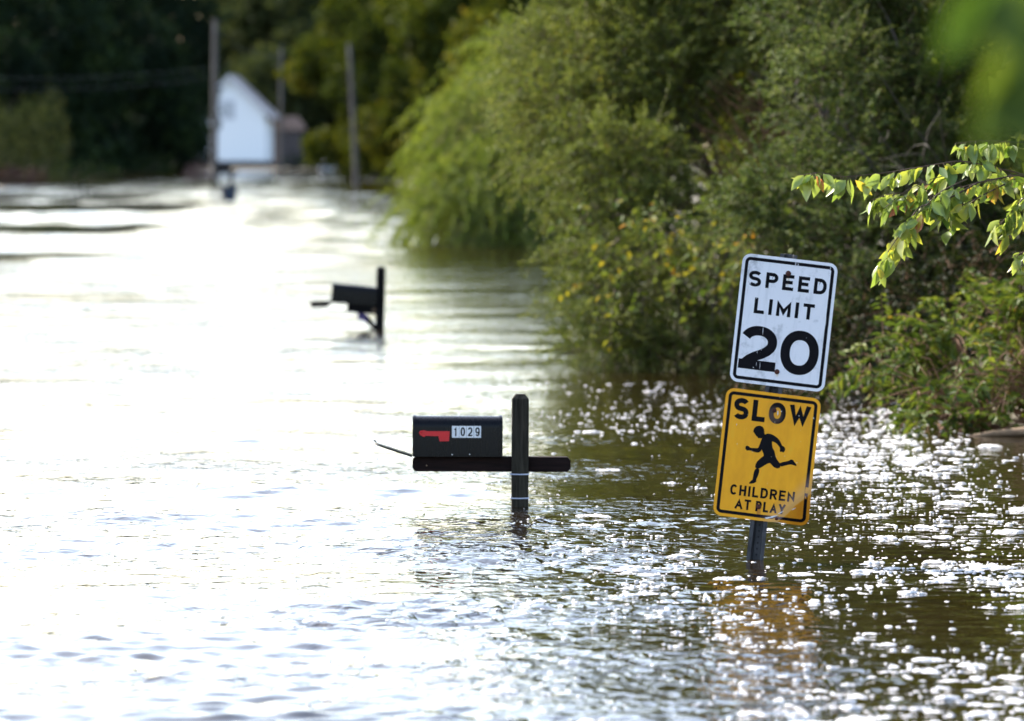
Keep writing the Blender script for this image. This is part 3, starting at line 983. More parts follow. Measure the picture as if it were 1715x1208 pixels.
def sprays(rg, P0, D0, length, droop, K, leaf_l, leaf_w, pinnate=0.7, hang=0.0, tint0=None, tint_var=0.16, jit=0.35, twig_r=0.004):
    """S leafy twigs: returns leaf geometry and thin twig geometry"""
    S = len(P0)
    D0 = norm(D0)
    t = (np.arange(K)[None] + rg.uniform(0, .6, (S, K))) / K
    t = 0.12 + 0.88 * t
    Ls = (length * rg.uniform(.65, 1.25, S))[:, None]
    side = norm(np.cross(D0, rg.normal(0, .35, (S, 3)) + np.array([0, 0, 1.0])))
    bend = rg.normal(0, .22, (S, 1, 3))
    def path(tt):
        q = P0[:, None] + D0[:, None] * (Ls * tt)[..., None] + bend * (Ls * tt * tt)[..., None]
        q[..., 2] -= droop * Ls * tt * tt
        return q
    P = path(t)
    T = norm(path(np.minimum(t + .05, 1.05)) - path(t - .05))
    sg = np.where(np.arange(K) % 2 == 0, 1.0, -1.0)[None, :, None]
    D = T * (1.0 - pinnate) + side[:, None] * sg * pinnate + rg.normal(0, jit, (S, K, 3))
    D[..., 2] -= hang
    N = rg.normal(0, .55, (S, K, 3)) + np.array([0, 0, 1.0])
    L = leaf_l * rg.uniform(.6, 1.25, (S, K)) * (1.1 - .35 * t)
    W = leaf_w * rg.uniform(.7, 1.2, (S, K))
    base = (tint0 if tint0 is not None else rg.uniform(.3, .6, S))[:, None]
    tint = np.clip(base + rg.normal(0, tint_var, (S, K)) + .10 * (t - .5), 0, 1)
    f = lambda a: a.reshape(-1, *a.shape[2:])
    leaf = leaf_geo(f(P), f(D), f(N), f(L), f(W), f(tint))
    # twigs: three-sided tapering tubes
    tt = np.linspace(0, 1, 5)[None].repeat(S, 0)
    C = path(tt)
    a = side[:, None]; b = norm(np.cross(D0, side))[:, None]
    r = (twig_r * (1.15 - tt))[..., None]
    ring_ = np.stack([C + a * r, C + (-.5 * a + .87 * b) * r, C + (-.5 * a - .87 * b) * r], 2)
    TV = ring_.reshape(-1, 3)
    s0 = (np.arange(S) * 15)[:, None, None] + (np.arange(4) * 3)[None, :, None]
    k = np.arange(3)[None, None]
    TF = np.stack([s0 + k, s0 + (k + 1) % 3, s0 + 3 + (k + 1) % 3, s0 + 3 + k], -1).reshape(-1, 4)
    return leaf, (TV, TF)

def lobe(px, py, Y, rx, ry, rd=None):
    """a rounded mass of foliage: centre under this pixel at depth Y, half sizes in pixels (depth in metres)"""
    c = at(px, py, Y); k = ppm(Y)
    return (np.array(c), np.array((rx / k, rd if rd else (rx + ry) / 2 / k * 1.1, ry / k)))

def in_lobes(rg, lobes, n, shell=0.55, zmin=0.03, front=0.25):
    vol = np.array([np.prod(r) ** (2 / 3) for c, r in lobes]); idx = rg.choice(len(lobes), n, p=vol / vol.sum())
    C = np.array([l[0] for l in lobes])[idx]; Rr = np.array([l[1] for l in lobes])[idx]
    d = norm(rg.normal(0, 1, (n, 3)) + np.array([0, -front, 0]))
    rad = rg.uniform(shell ** 3, 1, n) ** (1 / 3)
    # uneven surface: lumps
    lump = 1 + .16 * np.sin(d[:, 0] * 5 + idx * 1.7) * np.cos(d[:, 2] * 6 + idx) + .10 * np.sin(d[:, 1] * 9 + d[:, 2] * 8)
    P = C + d * Rr * (rad * lump)[:, None]
    ok = P[:, 2] > zmin
    return P[ok], d[ok], idx[ok]

def limb(mb, rg, a, b, r0, r1, wob=.12, n=6, sides=6):
    a = np.array(a, float); b = np.array(b, float)
    L = np.linalg.norm(b - a); pts = []; o1 = rg.normal(0, wob * L, 3); o2 = rg.normal(0, wob * L * .5, 3)
    for i in range(n + 1):
        s = i / n
        p = a + (b - a) * s + o1 * math.sin(math.pi * s) * .5 + o2 * math.sin(2 * math.pi * s) * .5
        p[2] += L * .06 * math.sin(math.pi * s)
        pts.append(tuple(p))
    mb.tube(pts, [r0 + (r1 - r0) * i / n for i in range(n + 1)], sides)
    return pts

def shrub(name, label, cat, lobes, n, K, length, droop, leaf_l, leaf_w, mat, seed, roots, up=0.3, group=None, trunk_r=0.05, twig='twig', bark='bark',
          pinnate=.7, hang=0.0, shell=.5, tint=(.25, .6), tint_var=.16, stem_n=None, jit=.35, twig_r=.004, front=.25, part='foliage'):
    rg = np.random.default_rng(seed)
    org = np.array([roots[0][0], roots[0][1], 0.0])
    t = tag(empty(name, tuple(org)), label, cat, group)
    P, d, idx = in_lobes(rg, lobes, n, shell, front=front)
    D = d + rg.normal(0, .45, d.shape); D[:, 2] += up
    lt = rg.uniform(*tint, len(lobes))[idx] * .5 + rg.uniform(*tint, len(P)) * .5
    leaf, tw = sprays(rg, P - org, D, length, droop, K, leaf_l, leaf_w, pinnate, hang, lt, tint_var, jit, twig_r)
    V, F, tn = leaf
    keep = V[:, 2] > -.05
    V[:, 2] = np.where(keep, V[:, 2], -.05)
    link(part, np_mesh(part, V, F, attrs={'tint': tn}), mat, t)
    link('twigs', np_mesh('twigs', tw[0], tw[1], smooth=True), M[twig], t)
    mb = MB()
    for i, (c, r) in enumerate(lobes):
        rt = roots[i % len(roots)]
        a = np.array([rt[0], rt[1], min(float(ground_h(np.array(rt[0]), np.array(rt[1]))), 0) - .1]) - org
        pts = limb(mb, rg, a, c - org, trunk_r * rg.uniform(.7, 1.1), trunk_r * .35)
        for k in range(stem_n or 5):
            q = c - org + norm(rg.normal(0, 1, 3) + np.array([0, -.2, .3])) * r * .8
            limb(mb, rg, pts[3 + k % 3], q, trunk_r * .35, trunk_r * .1, n=5, sides=5)
    mb.build('branches', M[bark], t, smooth=True)
    return t

# willow-like shrub far along the bank
shrub('willow_shrub', 'bright yellow-green feathery shrub drooping over the water farthest along the right bank', 'shrub',
      [lobe(905, 150, 124, 105, 110), lobe(830, 225, 121, 95, 95), lobe(762, 300, 120, 58, 75), lobe(835, 320, 119, 105, 85), lobe(935, 270, 122, 110, 120), lobe(755, 355, 118, 50, 50), lobe(900, 360, 118, 60, 50), lobe(1000, 120, 126, 120, 120), lobe(785, 190, 123, 45, 50), lobe(795, 375, 118, 70, 35), lobe(870, 85, 125, 40, 45)],
      3000, 24, 1.2, 1.1, .19, .042, M['willow'], 3, [(at(900, 400, 121).x, 121.5), (at(820, 400, 120).x, 121.0), (at(980, 400, 123).x, 123)],
      up=.35, trunk_r=.10, pinnate=.4, hang=.6, shell=.45, twig_r=.008)

# big fine-leaved bush in the middle
shrub('large_bush', 'large grey-green fine-leaved bush overhanging the water behind the leaning signs', 'bush',
      [lobe(1050, 70, 55, 170, 130), lobe(985, 200, 54, 120, 120), lobe(1110, 150, 54, 90, 110), lobe(1320, 60, 54, 150, 120), lobe(1040, 300, 52.5, 115, 95), lobe(1140, 375, 52, 100, 55), lobe(1000, 400, 52, 70, 60), lobe(1060, 500, 51, 105, 100), lobe(1200, 500, 51, 110, 100), lobe(1290, 420, 52, 90, 110), lobe(905, 130, 56, 55, 90), lobe(1010, 580, 50.5, 70, 45), lobe(1160, 600, 50.5, 110, 35), lobe(1120, -90, 55, 200, 110), lobe(1330, -80, 55, 200, 130)],
      7600, 26, .42, .35, .062, .019, M['fine'], 4, [(2.0, 54.5), (1.4, 53.5), (2.6, 54.5), (1.9, 53)],
      up=.3, trunk_r=.055, shell=.55, tint=(.25, .62), twig_r=.004)

# bushes right of it
shrub('grey_green_bush', 'grey-green bush with pale tips standing behind and right of the speed limit sign', 'bush',
      [lobe(1405, 170, 47, 105, 110), lobe(1330, 340, 46, 85, 70), lobe(1480, 300, 46.5, 120, 110), lobe(1260, 360, 46, 45, 45), lobe(1440, 430, 45.5, 110, 80), lobe(1570, 430, 46, 110, 100), lobe(1540, 160, 47.5, 130, 140), lobe(1400, 20, 48, 120, 90), lobe(1420, 540, 45, 70, 70), lobe(1650, 250, 48, 130, 160), lobe(1550, -90, 48, 190, 110), lobe(1700, 430, 46, 110, 110)],
      5200, 26, .34, .25, .050, .020, M['greyfine'], 6, [(2.9, 47), (3.2, 46.5), (3.6, 47.5)],
      up=.35, trunk_r=.045, shell=.6, tint=(.2, .65), twig_r=.004)

shrub('bank_shrub', 'leafy green shrub with brown stems leaning over the water at the right edge', 'shrub',
      [lobe(1600, 560, 40.5, 75, 45), lobe(1680, 590, 40, 70, 85), lobe(1560, 650, 39.5, 55, 38), lobe(1470, 615, 40.8, 60, 40), lobe(1640, 670, 39.2, 45, 30), lobe(1700, 520, 41, 80, 60), lobe(1530, 585, 40.5, 60, 40), lobe(1575, 700, 39, 45, 25)],
      215, 17, .38, .55, .105, .042, M['near'], 8, [(at(1650, 740, 39.6).x, 39.6), (at(1700, 740, 39.8).x, 39.9), (3.25, 40.6)],
      up=.12, trunk_r=.022, twig='dead_twig', bark='dead_twig', pinnate=.85, hang=.15, shell=.2, tint=(.3, .75), jit=.22, twig_r=.005, front=.6)

shrub('low_dark_shrub', 'low dark shrub at the waterline between the leaning signs and the bank shrub', 'shrub',
      [lobe(1420, 640, 44, 90, 40), lobe(1330, 600, 45, 90, 60), lobe(1500, 560, 44.5, 110, 90), lobe(1620, 520, 44, 120, 110)],
      560, 16, .35, .4, .075, .028, M['shade'], 9, [(3.0, 45), (3.2, 44.6)],
      up=.15, trunk_r=.03, pinnate=.75, shell=.35, tint=(.0, .3), bark='dead_twig', twig='dead_twig')

shrub('yellow_vine', 'vine with yellow and orange autumn leaves draped across the large bush', 'vine',
      [lobe(1000, 365, 50.3, 45, 28, .3), lobe(1090, 395, 50, 70, 32, .3), lobe(1180, 385, 49.8, 60, 38, .3), lobe(1130, 460, 49.6, 90, 30, .3), lobe(1050, 480, 49.8, 55, 18, .25), lobe(1250, 420, 49.4, 45, 40, .3), lobe(1320, 380, 48.5, 70, 25, .3), lobe(1210, 470, 49.2, 40, 22, .3)],
      84, 6, .36, .5, .095, .058, M['autumn'], 12, [(1.9, 50.5), (2.3, 50.2)],
      up=.1, trunk_r=.008, pinnate=.7, hang=.3, shell=.2, tint=(.0, .5), tint_var=.22, stem_n=2)

# bare stems in the heart of the bushes, each bundle belongs to one dead shrub
def dead_shrub(name, label, boxes, seed, mat, r0, rootz, n):
    rg = np.random.default_rng(seed)
    b0 = boxes[0]
    org = at(b0[0], b0[1], b0[4]); org.z = 0
    t = tag(empty(name, org), label, 'dead shrub')
    mb = MB()
    root = np.array([rootz[0] - org.x, rootz[1] - org.y, -.3])
    mb.tube([root, root + np.array([0, 0, .6])], r0 * 2.2, 7)
    for (x0, y0, x1, y1, Y) in boxes:
        for k in range(n):
            p = np.array(at(rg.uniform(x0, x1), rg.uniform(y0, y1), Y + rg.uniform(-.4, .4))) - np.array(org)
            a = root + np.array([0, 0, rg.uniform(.1, .6)])
            pts = limb(mb, rg, a, p, r0, r0 * .3, .10, 7, 5)
            for j in range(3):
                q = np.array(pts[3 + j]) + rg.normal(0, .22, 3) + np.array([-.12, 0, .08])
                limb(mb, rg, pts[3 + j], q, r0 * .4, r0 * .12, .1, 4, 4)
    mb.build('stems', M[mat], t, smooth=True)

dead_shrub('dead_shrub', 'tangle of bare brown stems inside the large bush above the speed limit sign', [(1130, 190, 1320, 330, 52.3), (1170, 120, 1330, 230, 52.6)], 21, 'dead_twig', .012, (3.4, 53.2), 34)
dead_shrub('dead_shrub', 'bare reddish-brown stalks hanging into the water at the right edge', [(1590, 600, 1720, 735, 39.0), (1450, 655, 1560, 700, 39.4), (1640, 560, 1720, 640, 39.1)], 22, 'dead_twig', .009, (3.75, 39.6), 9)
dead_shrub('dead_shrub', 'long bare grey boughs arching out above the grey-green bush', [(1430, 118, 1500, 140, 44.6), (1230, 100, 1270, 120, 45.2), (1560, 170, 1600, 190, 44.8)], 23, 'grey_twig', .011, (4.2, 45.8), 2)

# ------------------------------------------------------------------ the leafy branch of the sapling beside the sign (hero leaves)
def broad_leaves(items):
    """items: (base, direction, normal, length, width, tint); ten-point blades with a folded midrib and a drooping tip"""
    V, F, T = [], [], []
    prof = [(0.0, .0), (.10, .30), (.28, .78), (.48, 1.0), (.68, .78), (.86, .36), (1.0, 0.0)]
    for (p, d, n, L, W, tint, curl) in items:
        d = d.normalized(); s = d.cross(n)
        if s.length < 1e-3: s = Vector((1, 0, 0))
        s.normalize(); n = s.cross(d).normalized()
        b = len(V)
        for (u, w) in prof:
            c = p + d * (u * L) - n * (curl * L * u * u)
            V += [c + s * (w * W / 2) + n * (.16 * w * W), c, c - s * (w * W / 2) + n * (.16 * w * W)]
            T += [tint, tint - .06, tint]
        for i in range(len(prof) - 1):
            a = b + i * 3
            F += [(a, a + 1, a + 4, a + 3), (a + 1, a + 2, a + 5, a + 4)]
    return np_mesh('leaves', [tuple(v) for v in V], F, attrs={'tint': np.clip(T, 0, 1)}, smooth=True)

def sapling():
    rg = random.Random(8)
    Y = 27.6
    root = at(1860, 900, Y)
    t = tag(empty('sapling', (root.x, Y, 0)), 'sapling at the right edge with pale green and yellow leaves hanging from slender twigs', 'sapling')
    org = Vector((root.x, Y, 0))
    wood_mb = MB()
    trunk = [at(1860, 960, Y), at(1855, 700, Y), at(1835, 450, Y + .05), at(1815, 330, Y + .1), at(1800, 150, Y + .15), at(1790, -60, Y + .2)]
    wood_mb.tube([p - org for p in trunk], [.03, .027, .024, .02, .014, .006], 8)
    leaves = []
    def twig(pts, r0, density, size=1.0, start=0.0, ydepth=0.0, hang=1.0):
        P = [at(x, y, Y + z) for x, y, z in pts]
        # smooth polyline
        fine = []
        for i in range(len(P) - 1):
            for k in range(6): fine.append(P[i].lerp(P[i + 1], k / 6))
        fine.append(P[-1])
        for _ in range(2):
            fine = [fine[0]] + [(fine[i - 1] + fine[i] * 2 + fine[i + 1]) / 4 for i in range(1, len(fine) - 1)] + [fine[-1]]
        n = len(fine)
        wood_mb.tube([p - org for p in fine], [max(r0 * (1 - .85 * i / n), .0012) for i in range(n)], 6)
        L = sum((fine[i + 1] - fine[i]).length for i in range(n - 1))
        m = int(L * density)
        for k in range(m):
            s = start + (1 - start) * (k + rg.random() * .8) / m
            f = min(s * (n - 1), n - 1.001); i = int(f)
            p = fine[i].lerp(fine[i + 1], f - i)
            tan = (fine[i + 1] - fine[i]).normalized()
            d = Vector((rg.gauss(0, .42), rg.gauss(0, .55), -hang * rg.uniform(.35, 1.1))) + tan * rg.uniform(-.15, .6)
            az = rg.gauss(0, .95)
            nn = Vector((math.sin(az), -math.cos(az), rg.gauss(.25, .45)))
            tint = min(max(rg.gauss(.42, .2), 0), .93)
            if rg.random() < .035: tint = 1.0
            Lf = size * rg.choice((.055, .07, .085, .095, .105, .115)) * rg.uniform(.85, 1.1)
            pet = Vector((rg.gauss(0, .012), rg.gauss(0, .015), -rg.uniform(.002, .022)))
            wood_mb.tube([p - org, p - org + pet], [.0009, .0007], 4)
            leaves.append((p - org + pet, d, nn, Lf, Lf * rg.uniform(.36, .56), tint, rg.uniform(-.1, .55)))
    twig([(1815, 330, .1), (1715, 292, -.1), (1610, 268, -.25), (1540, 280, -.3), (1480, 290, -.3), (1410, 297, -.35), (1370, 288, -.38), (1336, 294, -.4)], .0045, 46, 1.0, .2)
    twig([(1830, 400, .05), (1720, 290, -.2), (1640, 305, -.3), (1560, 330, -.3), (1500, 322, -.3), (1460, 335, -.3)], .0055, 62, 1.0, .25)
    twig([(1640, 305, -.3), (1585, 335, -.4), (1540, 345, -.4), (1512, 385, -.4), (1485, 425, -.42), (1470, 455, -.42)], .005, 62, 1.05, .1)
    twig([(1600, 290, -.25), (1560, 300, -.3), (1515, 320, -.35), (1480, 350, -.4)], .003, 50, 1.0, .1)
    twig([(1700, 300, -.2), (1640, 330, -.35), (1600, 350, -.35), (1575, 365, -.35)], .004, 50, .9, .2)
    twig([(1830, 400, .05), (1760, 310, 0), (1715, 330, -.1), (1690, 360, -.15), (1670, 380, -.15)], .005, 44, 1.0, .45)
    twig([(1830, 480, .05), (1760, 400, 0), (1720, 420, -.1), (1695, 430, -.15)], .004, 40, .8, .5)
    twig([(1800, 200, .1), (1720, 240, -.1), (1650, 235, -.2), (1600, 240, -.2)], .005, 46, 1.05, .3)
    twig([(1815, 330, .1), (1900, 250, .2), (2000, 230, .3)], .006, 40, 1.0, .2)
    twig([(1800, 150, .1), (1860, 60, .2), (1940, 20, .3)], .006, 40, 1.0, .2)
    twig([(1620, 300, -.3), (1575, 320, -.45), (1530, 365, -.5), (1500, 380, -.5)], .003, 56, .95, .1)
    twig([(1560, 330, -.3), (1530, 372, -.35), (1500, 412, -.35), (1478, 440, -.36)], .003, 60, 1.05, .1)
    twig([(1640, 330, -.35), (1610, 352, -.3), (1590, 385, -.3)], .003, 50, .9, .1)
    twig([(1740, 340, 0), (1712, 300, -.1), (1670, 285, -.15), (1640, 262, -.2)], .003, 55, .95, .1)
    twig([(1760, 330, 0), (1725, 340, -.1), (1700, 365, -.12), (1686, 392, -.12)], .003, 60, 1.0, .2)
    twig([(1690, 300, -.2), (1655, 300, -.2), (1620, 320, -.2), (1605, 345, -.2)], .003, 55, .85, .1)
    wood_mb.build('branches', M['twig'], t, smooth=True)
    link('leaves', broad_leaves(leaves), M['dogwood'], t)

sapling()

def near_sapling():
    """stands just beside the camera; a few of its leaves hang, far out of focus, into the picture's right side"""
    rg = random.Random(31)
    Y = 6.0
    org = Vector((1.25, Y, 0))
    t = tag(empty('sapling', org), 'sapling very close to the camera whose blurred green leaves fill the upper right corner', 'sapling')
    mb = MB()
    trunk = [Vector((1.25, Y, -.8)), Vector((1.22, Y, .8)), Vector((1.17, Y + .05, 1.9)), Vector((1.1, Y + .05, 2.9))]
    mb.tube([p - org for p in trunk], [.022, .019, .014, .006], 8)
    leaves = []
    def twig(P, n, size, r=.004, start=.3):
        P = [Vector(p) for p in P]
        mb.tube([p - org for p in P], [r, r * .7, r * .4, r * .25][:len(P)], 6)
        m = len(P) - 1
        for k in range(n):
            s = start + (1 - start) * (k + rg.random()) / n
            f = min(s * m, m - 1e-3); i = int(f)
            p = P[i].lerp(P[i + 1], f - i)
            d = Vector((rg.gauss(-.25, .4), rg.gauss(0, .4), -1)); nn = Vector((rg.gauss(0, .5), -1, rg.gauss(.4, .4)))
            L = size * rg.uniform(.7, 1.15)
            leaves.append((p - org, d, nn, L, L * .5, min(max(rg.gauss(.35, .18), 0), .8), .15))
    a = at(1700, 40, Y); b = at(1690, 160, Y); c = at(1680, 230, Y)
    twig([(1.16, Y, 2.05), (.72, Y, 2.13), tuple(at(1705, -60, Y)), tuple(at(1660, -10, Y))], 12, .10, .004, .5)
    twig([(1.16, Y, 2.0), (.75, Y, 2.06), tuple(at(1750, 30, Y)), tuple(at(1690, 110, Y))], 14, .095, .004, .55)
    twig([(1.17, Y, 1.9), (.80, Y, 1.98), tuple(at(1770, 90, Y)), tuple(at(1715, 150, Y))], 10, .085, .003, .6)
    twig([(1.22, Y, 1.2), (.85, Y, 1.5), tuple(at(1790, 960, Y)), tuple(at(1722, 1012, Y))], 3, .035, .003, .8)
    mb.build('branches', M['twig'], t, smooth=True)
    link('leaves', broad_leaves(leaves), M['soft_green'], t)

near_sapling()

# ------------------------------------------------------------------ trees
def tree_meshes(seed, h, r, base, n_lobe, per, leaf, mat, elong=1.0):
    rg = np.random.default_rng(seed)
    lob = []
    for i in range(n_lobe):
        z = base + (h - base) * (i + .5) / n_lobe
        k = math.sin(math.pi * min(max((z - base * .6) / (h - base * .6), .05), .97)) ** .6
        a = rg.uniform(0, 2 * math.pi); q = r * k * rg.uniform(.25, .65)
        rr = r * rg.uniform(.38, .60) * (.55 + .45 * k)
        lob.append((np.array((q * math.cos(a), q * math.sin(a), z)), np.array((rr, rr, rr * .75 * elong))))
    n = n_lobe * per
    P, d, idx = in_lobes(rg, lob, n, .55, zmin=.1, front=0)
    D = d * .6 + rg.normal(0, .6, d.shape); D[:, 2] -= .2
    N = d + rg.normal(0, .6, d.shape)
    L = leaf * rg.uniform(.6, 1.4, len(P)); W = L * rg.uniform(.5, .8, len(P))
    tint = np.clip(rg.uniform(.2, .7, n_lobe)[idx] + rg.normal(0, .15, len(P)), 0, 1)
    V, F, tn = leaf_geo(P, D, N, L, W, tint, .4, .2)
    crown = np_mesh('crown', V, F, attrs={'tint': tn}); crown.materials.append(mat)
    mb = MB()
    limb(mb, rg, (0, 0, -1.2), (rg.normal(0, .3), rg.normal(0, .3), h * .86), h * .022, h * .004, .03, 8, 8)
    for c, rr in lob:
        z = max(c[2] - r * .7, base * .5)
        limb(mb, rg, (0, 0, z), c, h * .009, h * .003, .08, 5, 5)
    o = mb.build('trunk', M['bark'], None, smooth=True)
    trunk = o.data
    bpy.data.objects.remove(o)
    return crown, trunk

def place_tree(meshes, name, label, x, y, s=1.0, rz=0.0, group=None, cat='tree', sz=None):
    z = float(ground_h(np.array(float(x)), np.array(float(y))))
    t = tag(empty(name, (x, y, z), (0, 0, rz)), label, cat, group)
    t.scale = (s, s, sz or s)
    for nm, me in zip(('crown', 'trunk'), meshes):
        o = bpy.data.objects.new(nm, me); COL.objects.link(o); o.parent = t
    return t

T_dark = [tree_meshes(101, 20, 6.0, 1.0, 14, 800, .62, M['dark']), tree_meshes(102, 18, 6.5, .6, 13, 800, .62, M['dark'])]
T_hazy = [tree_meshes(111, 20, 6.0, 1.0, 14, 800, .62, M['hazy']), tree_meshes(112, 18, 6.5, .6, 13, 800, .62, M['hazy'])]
T_mid = [tree_meshes(103, 14, 4.6, 1.2, 13, 900, .42, M['mid']), tree_meshes(104, 13, 4.2, .8, 12, 900, .42, M['mid'])]
T_near = [tree_meshes(105, 11, 3.2, .8, 14, 1500, .17, M['mid'], 1.1), tree_meshes(106, 10, 3.4, .6, 13, 1500, .17, M['fine'], 1.1)]

def X(px, Y): return (px - 857.5) * Y / FPX

# left shore, dark
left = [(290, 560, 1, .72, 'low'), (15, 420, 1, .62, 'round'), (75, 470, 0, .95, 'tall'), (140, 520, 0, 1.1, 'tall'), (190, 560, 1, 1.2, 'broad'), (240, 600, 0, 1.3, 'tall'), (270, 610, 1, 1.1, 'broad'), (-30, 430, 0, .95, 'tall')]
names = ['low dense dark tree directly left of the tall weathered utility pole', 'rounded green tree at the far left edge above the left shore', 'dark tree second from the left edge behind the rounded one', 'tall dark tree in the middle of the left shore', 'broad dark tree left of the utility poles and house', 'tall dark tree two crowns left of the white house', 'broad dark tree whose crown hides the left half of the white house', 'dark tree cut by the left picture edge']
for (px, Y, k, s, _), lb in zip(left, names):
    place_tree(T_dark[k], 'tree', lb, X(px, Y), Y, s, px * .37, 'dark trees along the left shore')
# behind the house and to its right
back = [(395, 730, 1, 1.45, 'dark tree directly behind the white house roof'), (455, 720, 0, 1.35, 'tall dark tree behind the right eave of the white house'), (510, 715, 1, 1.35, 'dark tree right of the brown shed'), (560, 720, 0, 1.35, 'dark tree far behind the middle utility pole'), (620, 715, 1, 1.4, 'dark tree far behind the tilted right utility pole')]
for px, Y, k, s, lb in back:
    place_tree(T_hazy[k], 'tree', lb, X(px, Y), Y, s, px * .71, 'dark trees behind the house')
right = [(588, 400, 0, 1.05, 'olive-green tree just left of the tilted right utility pole'), (630, 385, 1, 1.1, 'olive-green tree behind the tilted right utility pole'), (680, 360, 0, 1.0, 'olive-green tree right of the tilted right utility pole'), (735, 330, 1, .95, 'yellowing olive tree above the feathery bright shrub'), (800, 310, 0, 1.0, 'yellowing olive tree behind the top of the feathery bright shrub'), (875, 290, 1, 1.0, 'olive tree seen between the feathery shrub and the large bush')]
for px, Y, k, s, lb in right:
    place_tree(T_mid[k], 'tree', lb, X(px, Y), Y, s, px * .53, 'olive trees along the right bank')
near = [(4.6, 62, 0, 1.3), (5.6, 52, 1, 1.3), (6.3, 45, 0, 1.3), (5.8, 37, 1, 1.15), (6.6, 31, 0, 1.2), (4.2, 80, 1, 1.3), (4.0, 100, 0, 1.3), (8.8, 40, 1, 1.5), (8.4, 55, 0, 1.5), (7.6, 25, 1, 1.2)]
nl = ['tall tree rising behind the large bush', 'tall tree rising behind the dark top of the right bank thicket', 'tall tree behind the grey-green bush and its bare boughs', 'tree behind the leafy bank shrub at the right edge', 'tree just outside the right edge shading the water', 'tall tree between the large bush and the feathery shrub', 'tall tree behind the feathery bright shrub', 'tree in the second row behind the right bank', 'tree deep in the right bank thicket', 'nearest tree of the right bank, outside the picture']
for (x, y, k, s), lb in zip(near, nl):
    place_tree(T_near[k], 'tree', lb, x, y, s, x * 2.1, 'tall trees on the right bank')

# distant wood closing the view
def woods():
    rg = np.random.default_rng(77)
    n = 36000
    x = rg.uniform(-150, 120, n); y = rg.uniform(770, 840, n)
    top = 30 + 4 * np.sin(x * .21) + 3 * np.sin(x * .53 + 1)
    z = top * rg.uniform(0, 1, n) ** .8
    P = np.stack([x, y, z + 1], -1)
    L = rg.uniform(.8, 1.8, n); W = L * .7
    V, F, tn = leaf_geo(P, rg.normal(0, 1, (n, 3)), rg.normal(0, 1, (n, 3)) + np.array([0, -.6, .4]), L, W, np.clip(rg.normal(.4, .2, n), 0, 1), .4, .2)
    o = link('woods', np_mesh('woods', V, F, attrs={'tint': tn}), M['dark'])
    tag(o, 'dark far-off wood closing the view behind the white house', 'woods', None, 'stuff')
woods()

# undergrowth at the far waterlines
def low_shrub(name, label, px, py, Y, w, h, mat, seed, leaf=.22, n=700):
    rg = np.random.default_rng(seed)
    k = ppm(Y); c = at(px, py, Y)
    org = np.array((c.x, Y, max(float(ground_h(np.array(c.x), np.array(Y))), -.05)))
    t = tag(empty(name, tuple(org)), label, 'shrub')
    lob = [(np.array(((i - 1.5) * w / 4, rg.uniform(-.4, .4), h * .45)), np.array((w / 4.4, w / 5, h * rg.uniform(.4, .6)))) for i in range(4)]
    P, d, idx = in_lobes(rg, lob, n, .3, .0, 0)
    L = leaf * rg.uniform(.6, 1.3, len(P))
    V, F, tn = leaf_geo(P, d + rg.normal(0, .6, d.shape), d + rg.normal(0, .5, d.shape), L, L * .6, np.clip(rg.normal(.5, .22, len(P)), 0, 1), .3, .2)
    link('foliage', np_mesh('foliage', V, F, attrs={'tint': tn}), mat, t)
    mb = MB()
    for c_, r_ in lob:
        for j in range(2): limb(mb, rg, (0, 0, -.7), c_ + rg.normal(0, .2, 3) * r_, .04, .012, .08, 4, 5)
    mb.build('stems', M['bark'], t, smooth=True)

low_shrub('shrub', 'reddish-brown undergrowth right of the tilted utility pole at the waterline', 640, 292, 430, 5.6, 1.5, M['redbrown'], 41)
low_shrub('shrub', 'dark green undergrowth left of the reddish undergrowth and the feathery shrub', 600, 285, 450, 5.0, 1.6, M['dark'], 42)
low_shrub('shrub', 'reddish-brown undergrowth at the far left edge by the waterline', 28, 288, 350, 3.0, 1.2, M['redbrown'], 43)
low_shrub('shrub', 'dark undergrowth on the left shore between the reddish one and the pole', 110, 283, 400, 6.5, 1.6, M['dark'], 44)
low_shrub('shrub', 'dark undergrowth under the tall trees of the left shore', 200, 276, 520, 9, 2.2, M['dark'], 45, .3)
low_shrub('shrub', 'purplish shrub at the foot of the left utility pole', 338, 300, 348, 1.9, 1.6, M['purple'], 46, .12, 800)
low_shrub('shrub', 'rounded dull green bush on the left shore at the left edge', 35, 230, 390, 5.6, 6.4, M['hazy'], 47, .24, 3000)
low_shrub('shrub', 'dark bush between the brown shed and the right utility pole', 520, 280, 600, 6.0, 2.2, M['dark'], 48, .3)

# grass at the far road edge; nearer rows are added dark reflection bands
def grass_strip(name, label, x0, x1, y0, y1, n, h, seed, blade=.03):
    rg = np.random.default_rng(seed)
    x = rg.uniform(x0, x1, n); y = rg.uniform(y0, y1, n)
    dens = np.sin(x * 1.3 + seed) + np.sin(x * 3.1 + 2 * seed) * .7 + rg.normal(0, .5, n)
    k = dens > -.6
    P = np.stack([x[k], y[k], np.full(k.sum(), -.05)], -1)
    m = len(P)
    D = rg.normal(0, .35, (m, 3)) + np.array([0, 0, 1.0])
    L = h * rg.uniform(.4, 1.2, m) * (1 + .3 * np.sin(P[:, 0] * 2))
    V, F, tn = leaf_geo(P, D, rg.normal(0, 1, (m, 3)), L, np.full(m, blade), np.clip(rg.normal(.4, .25, m), 0, 1), .1, .3)
    o = link(name, np_mesh(name, V, F, attrs={'tint': tn}), M['grass'])
    tag(o, label, 'grass', None, 'stuff')

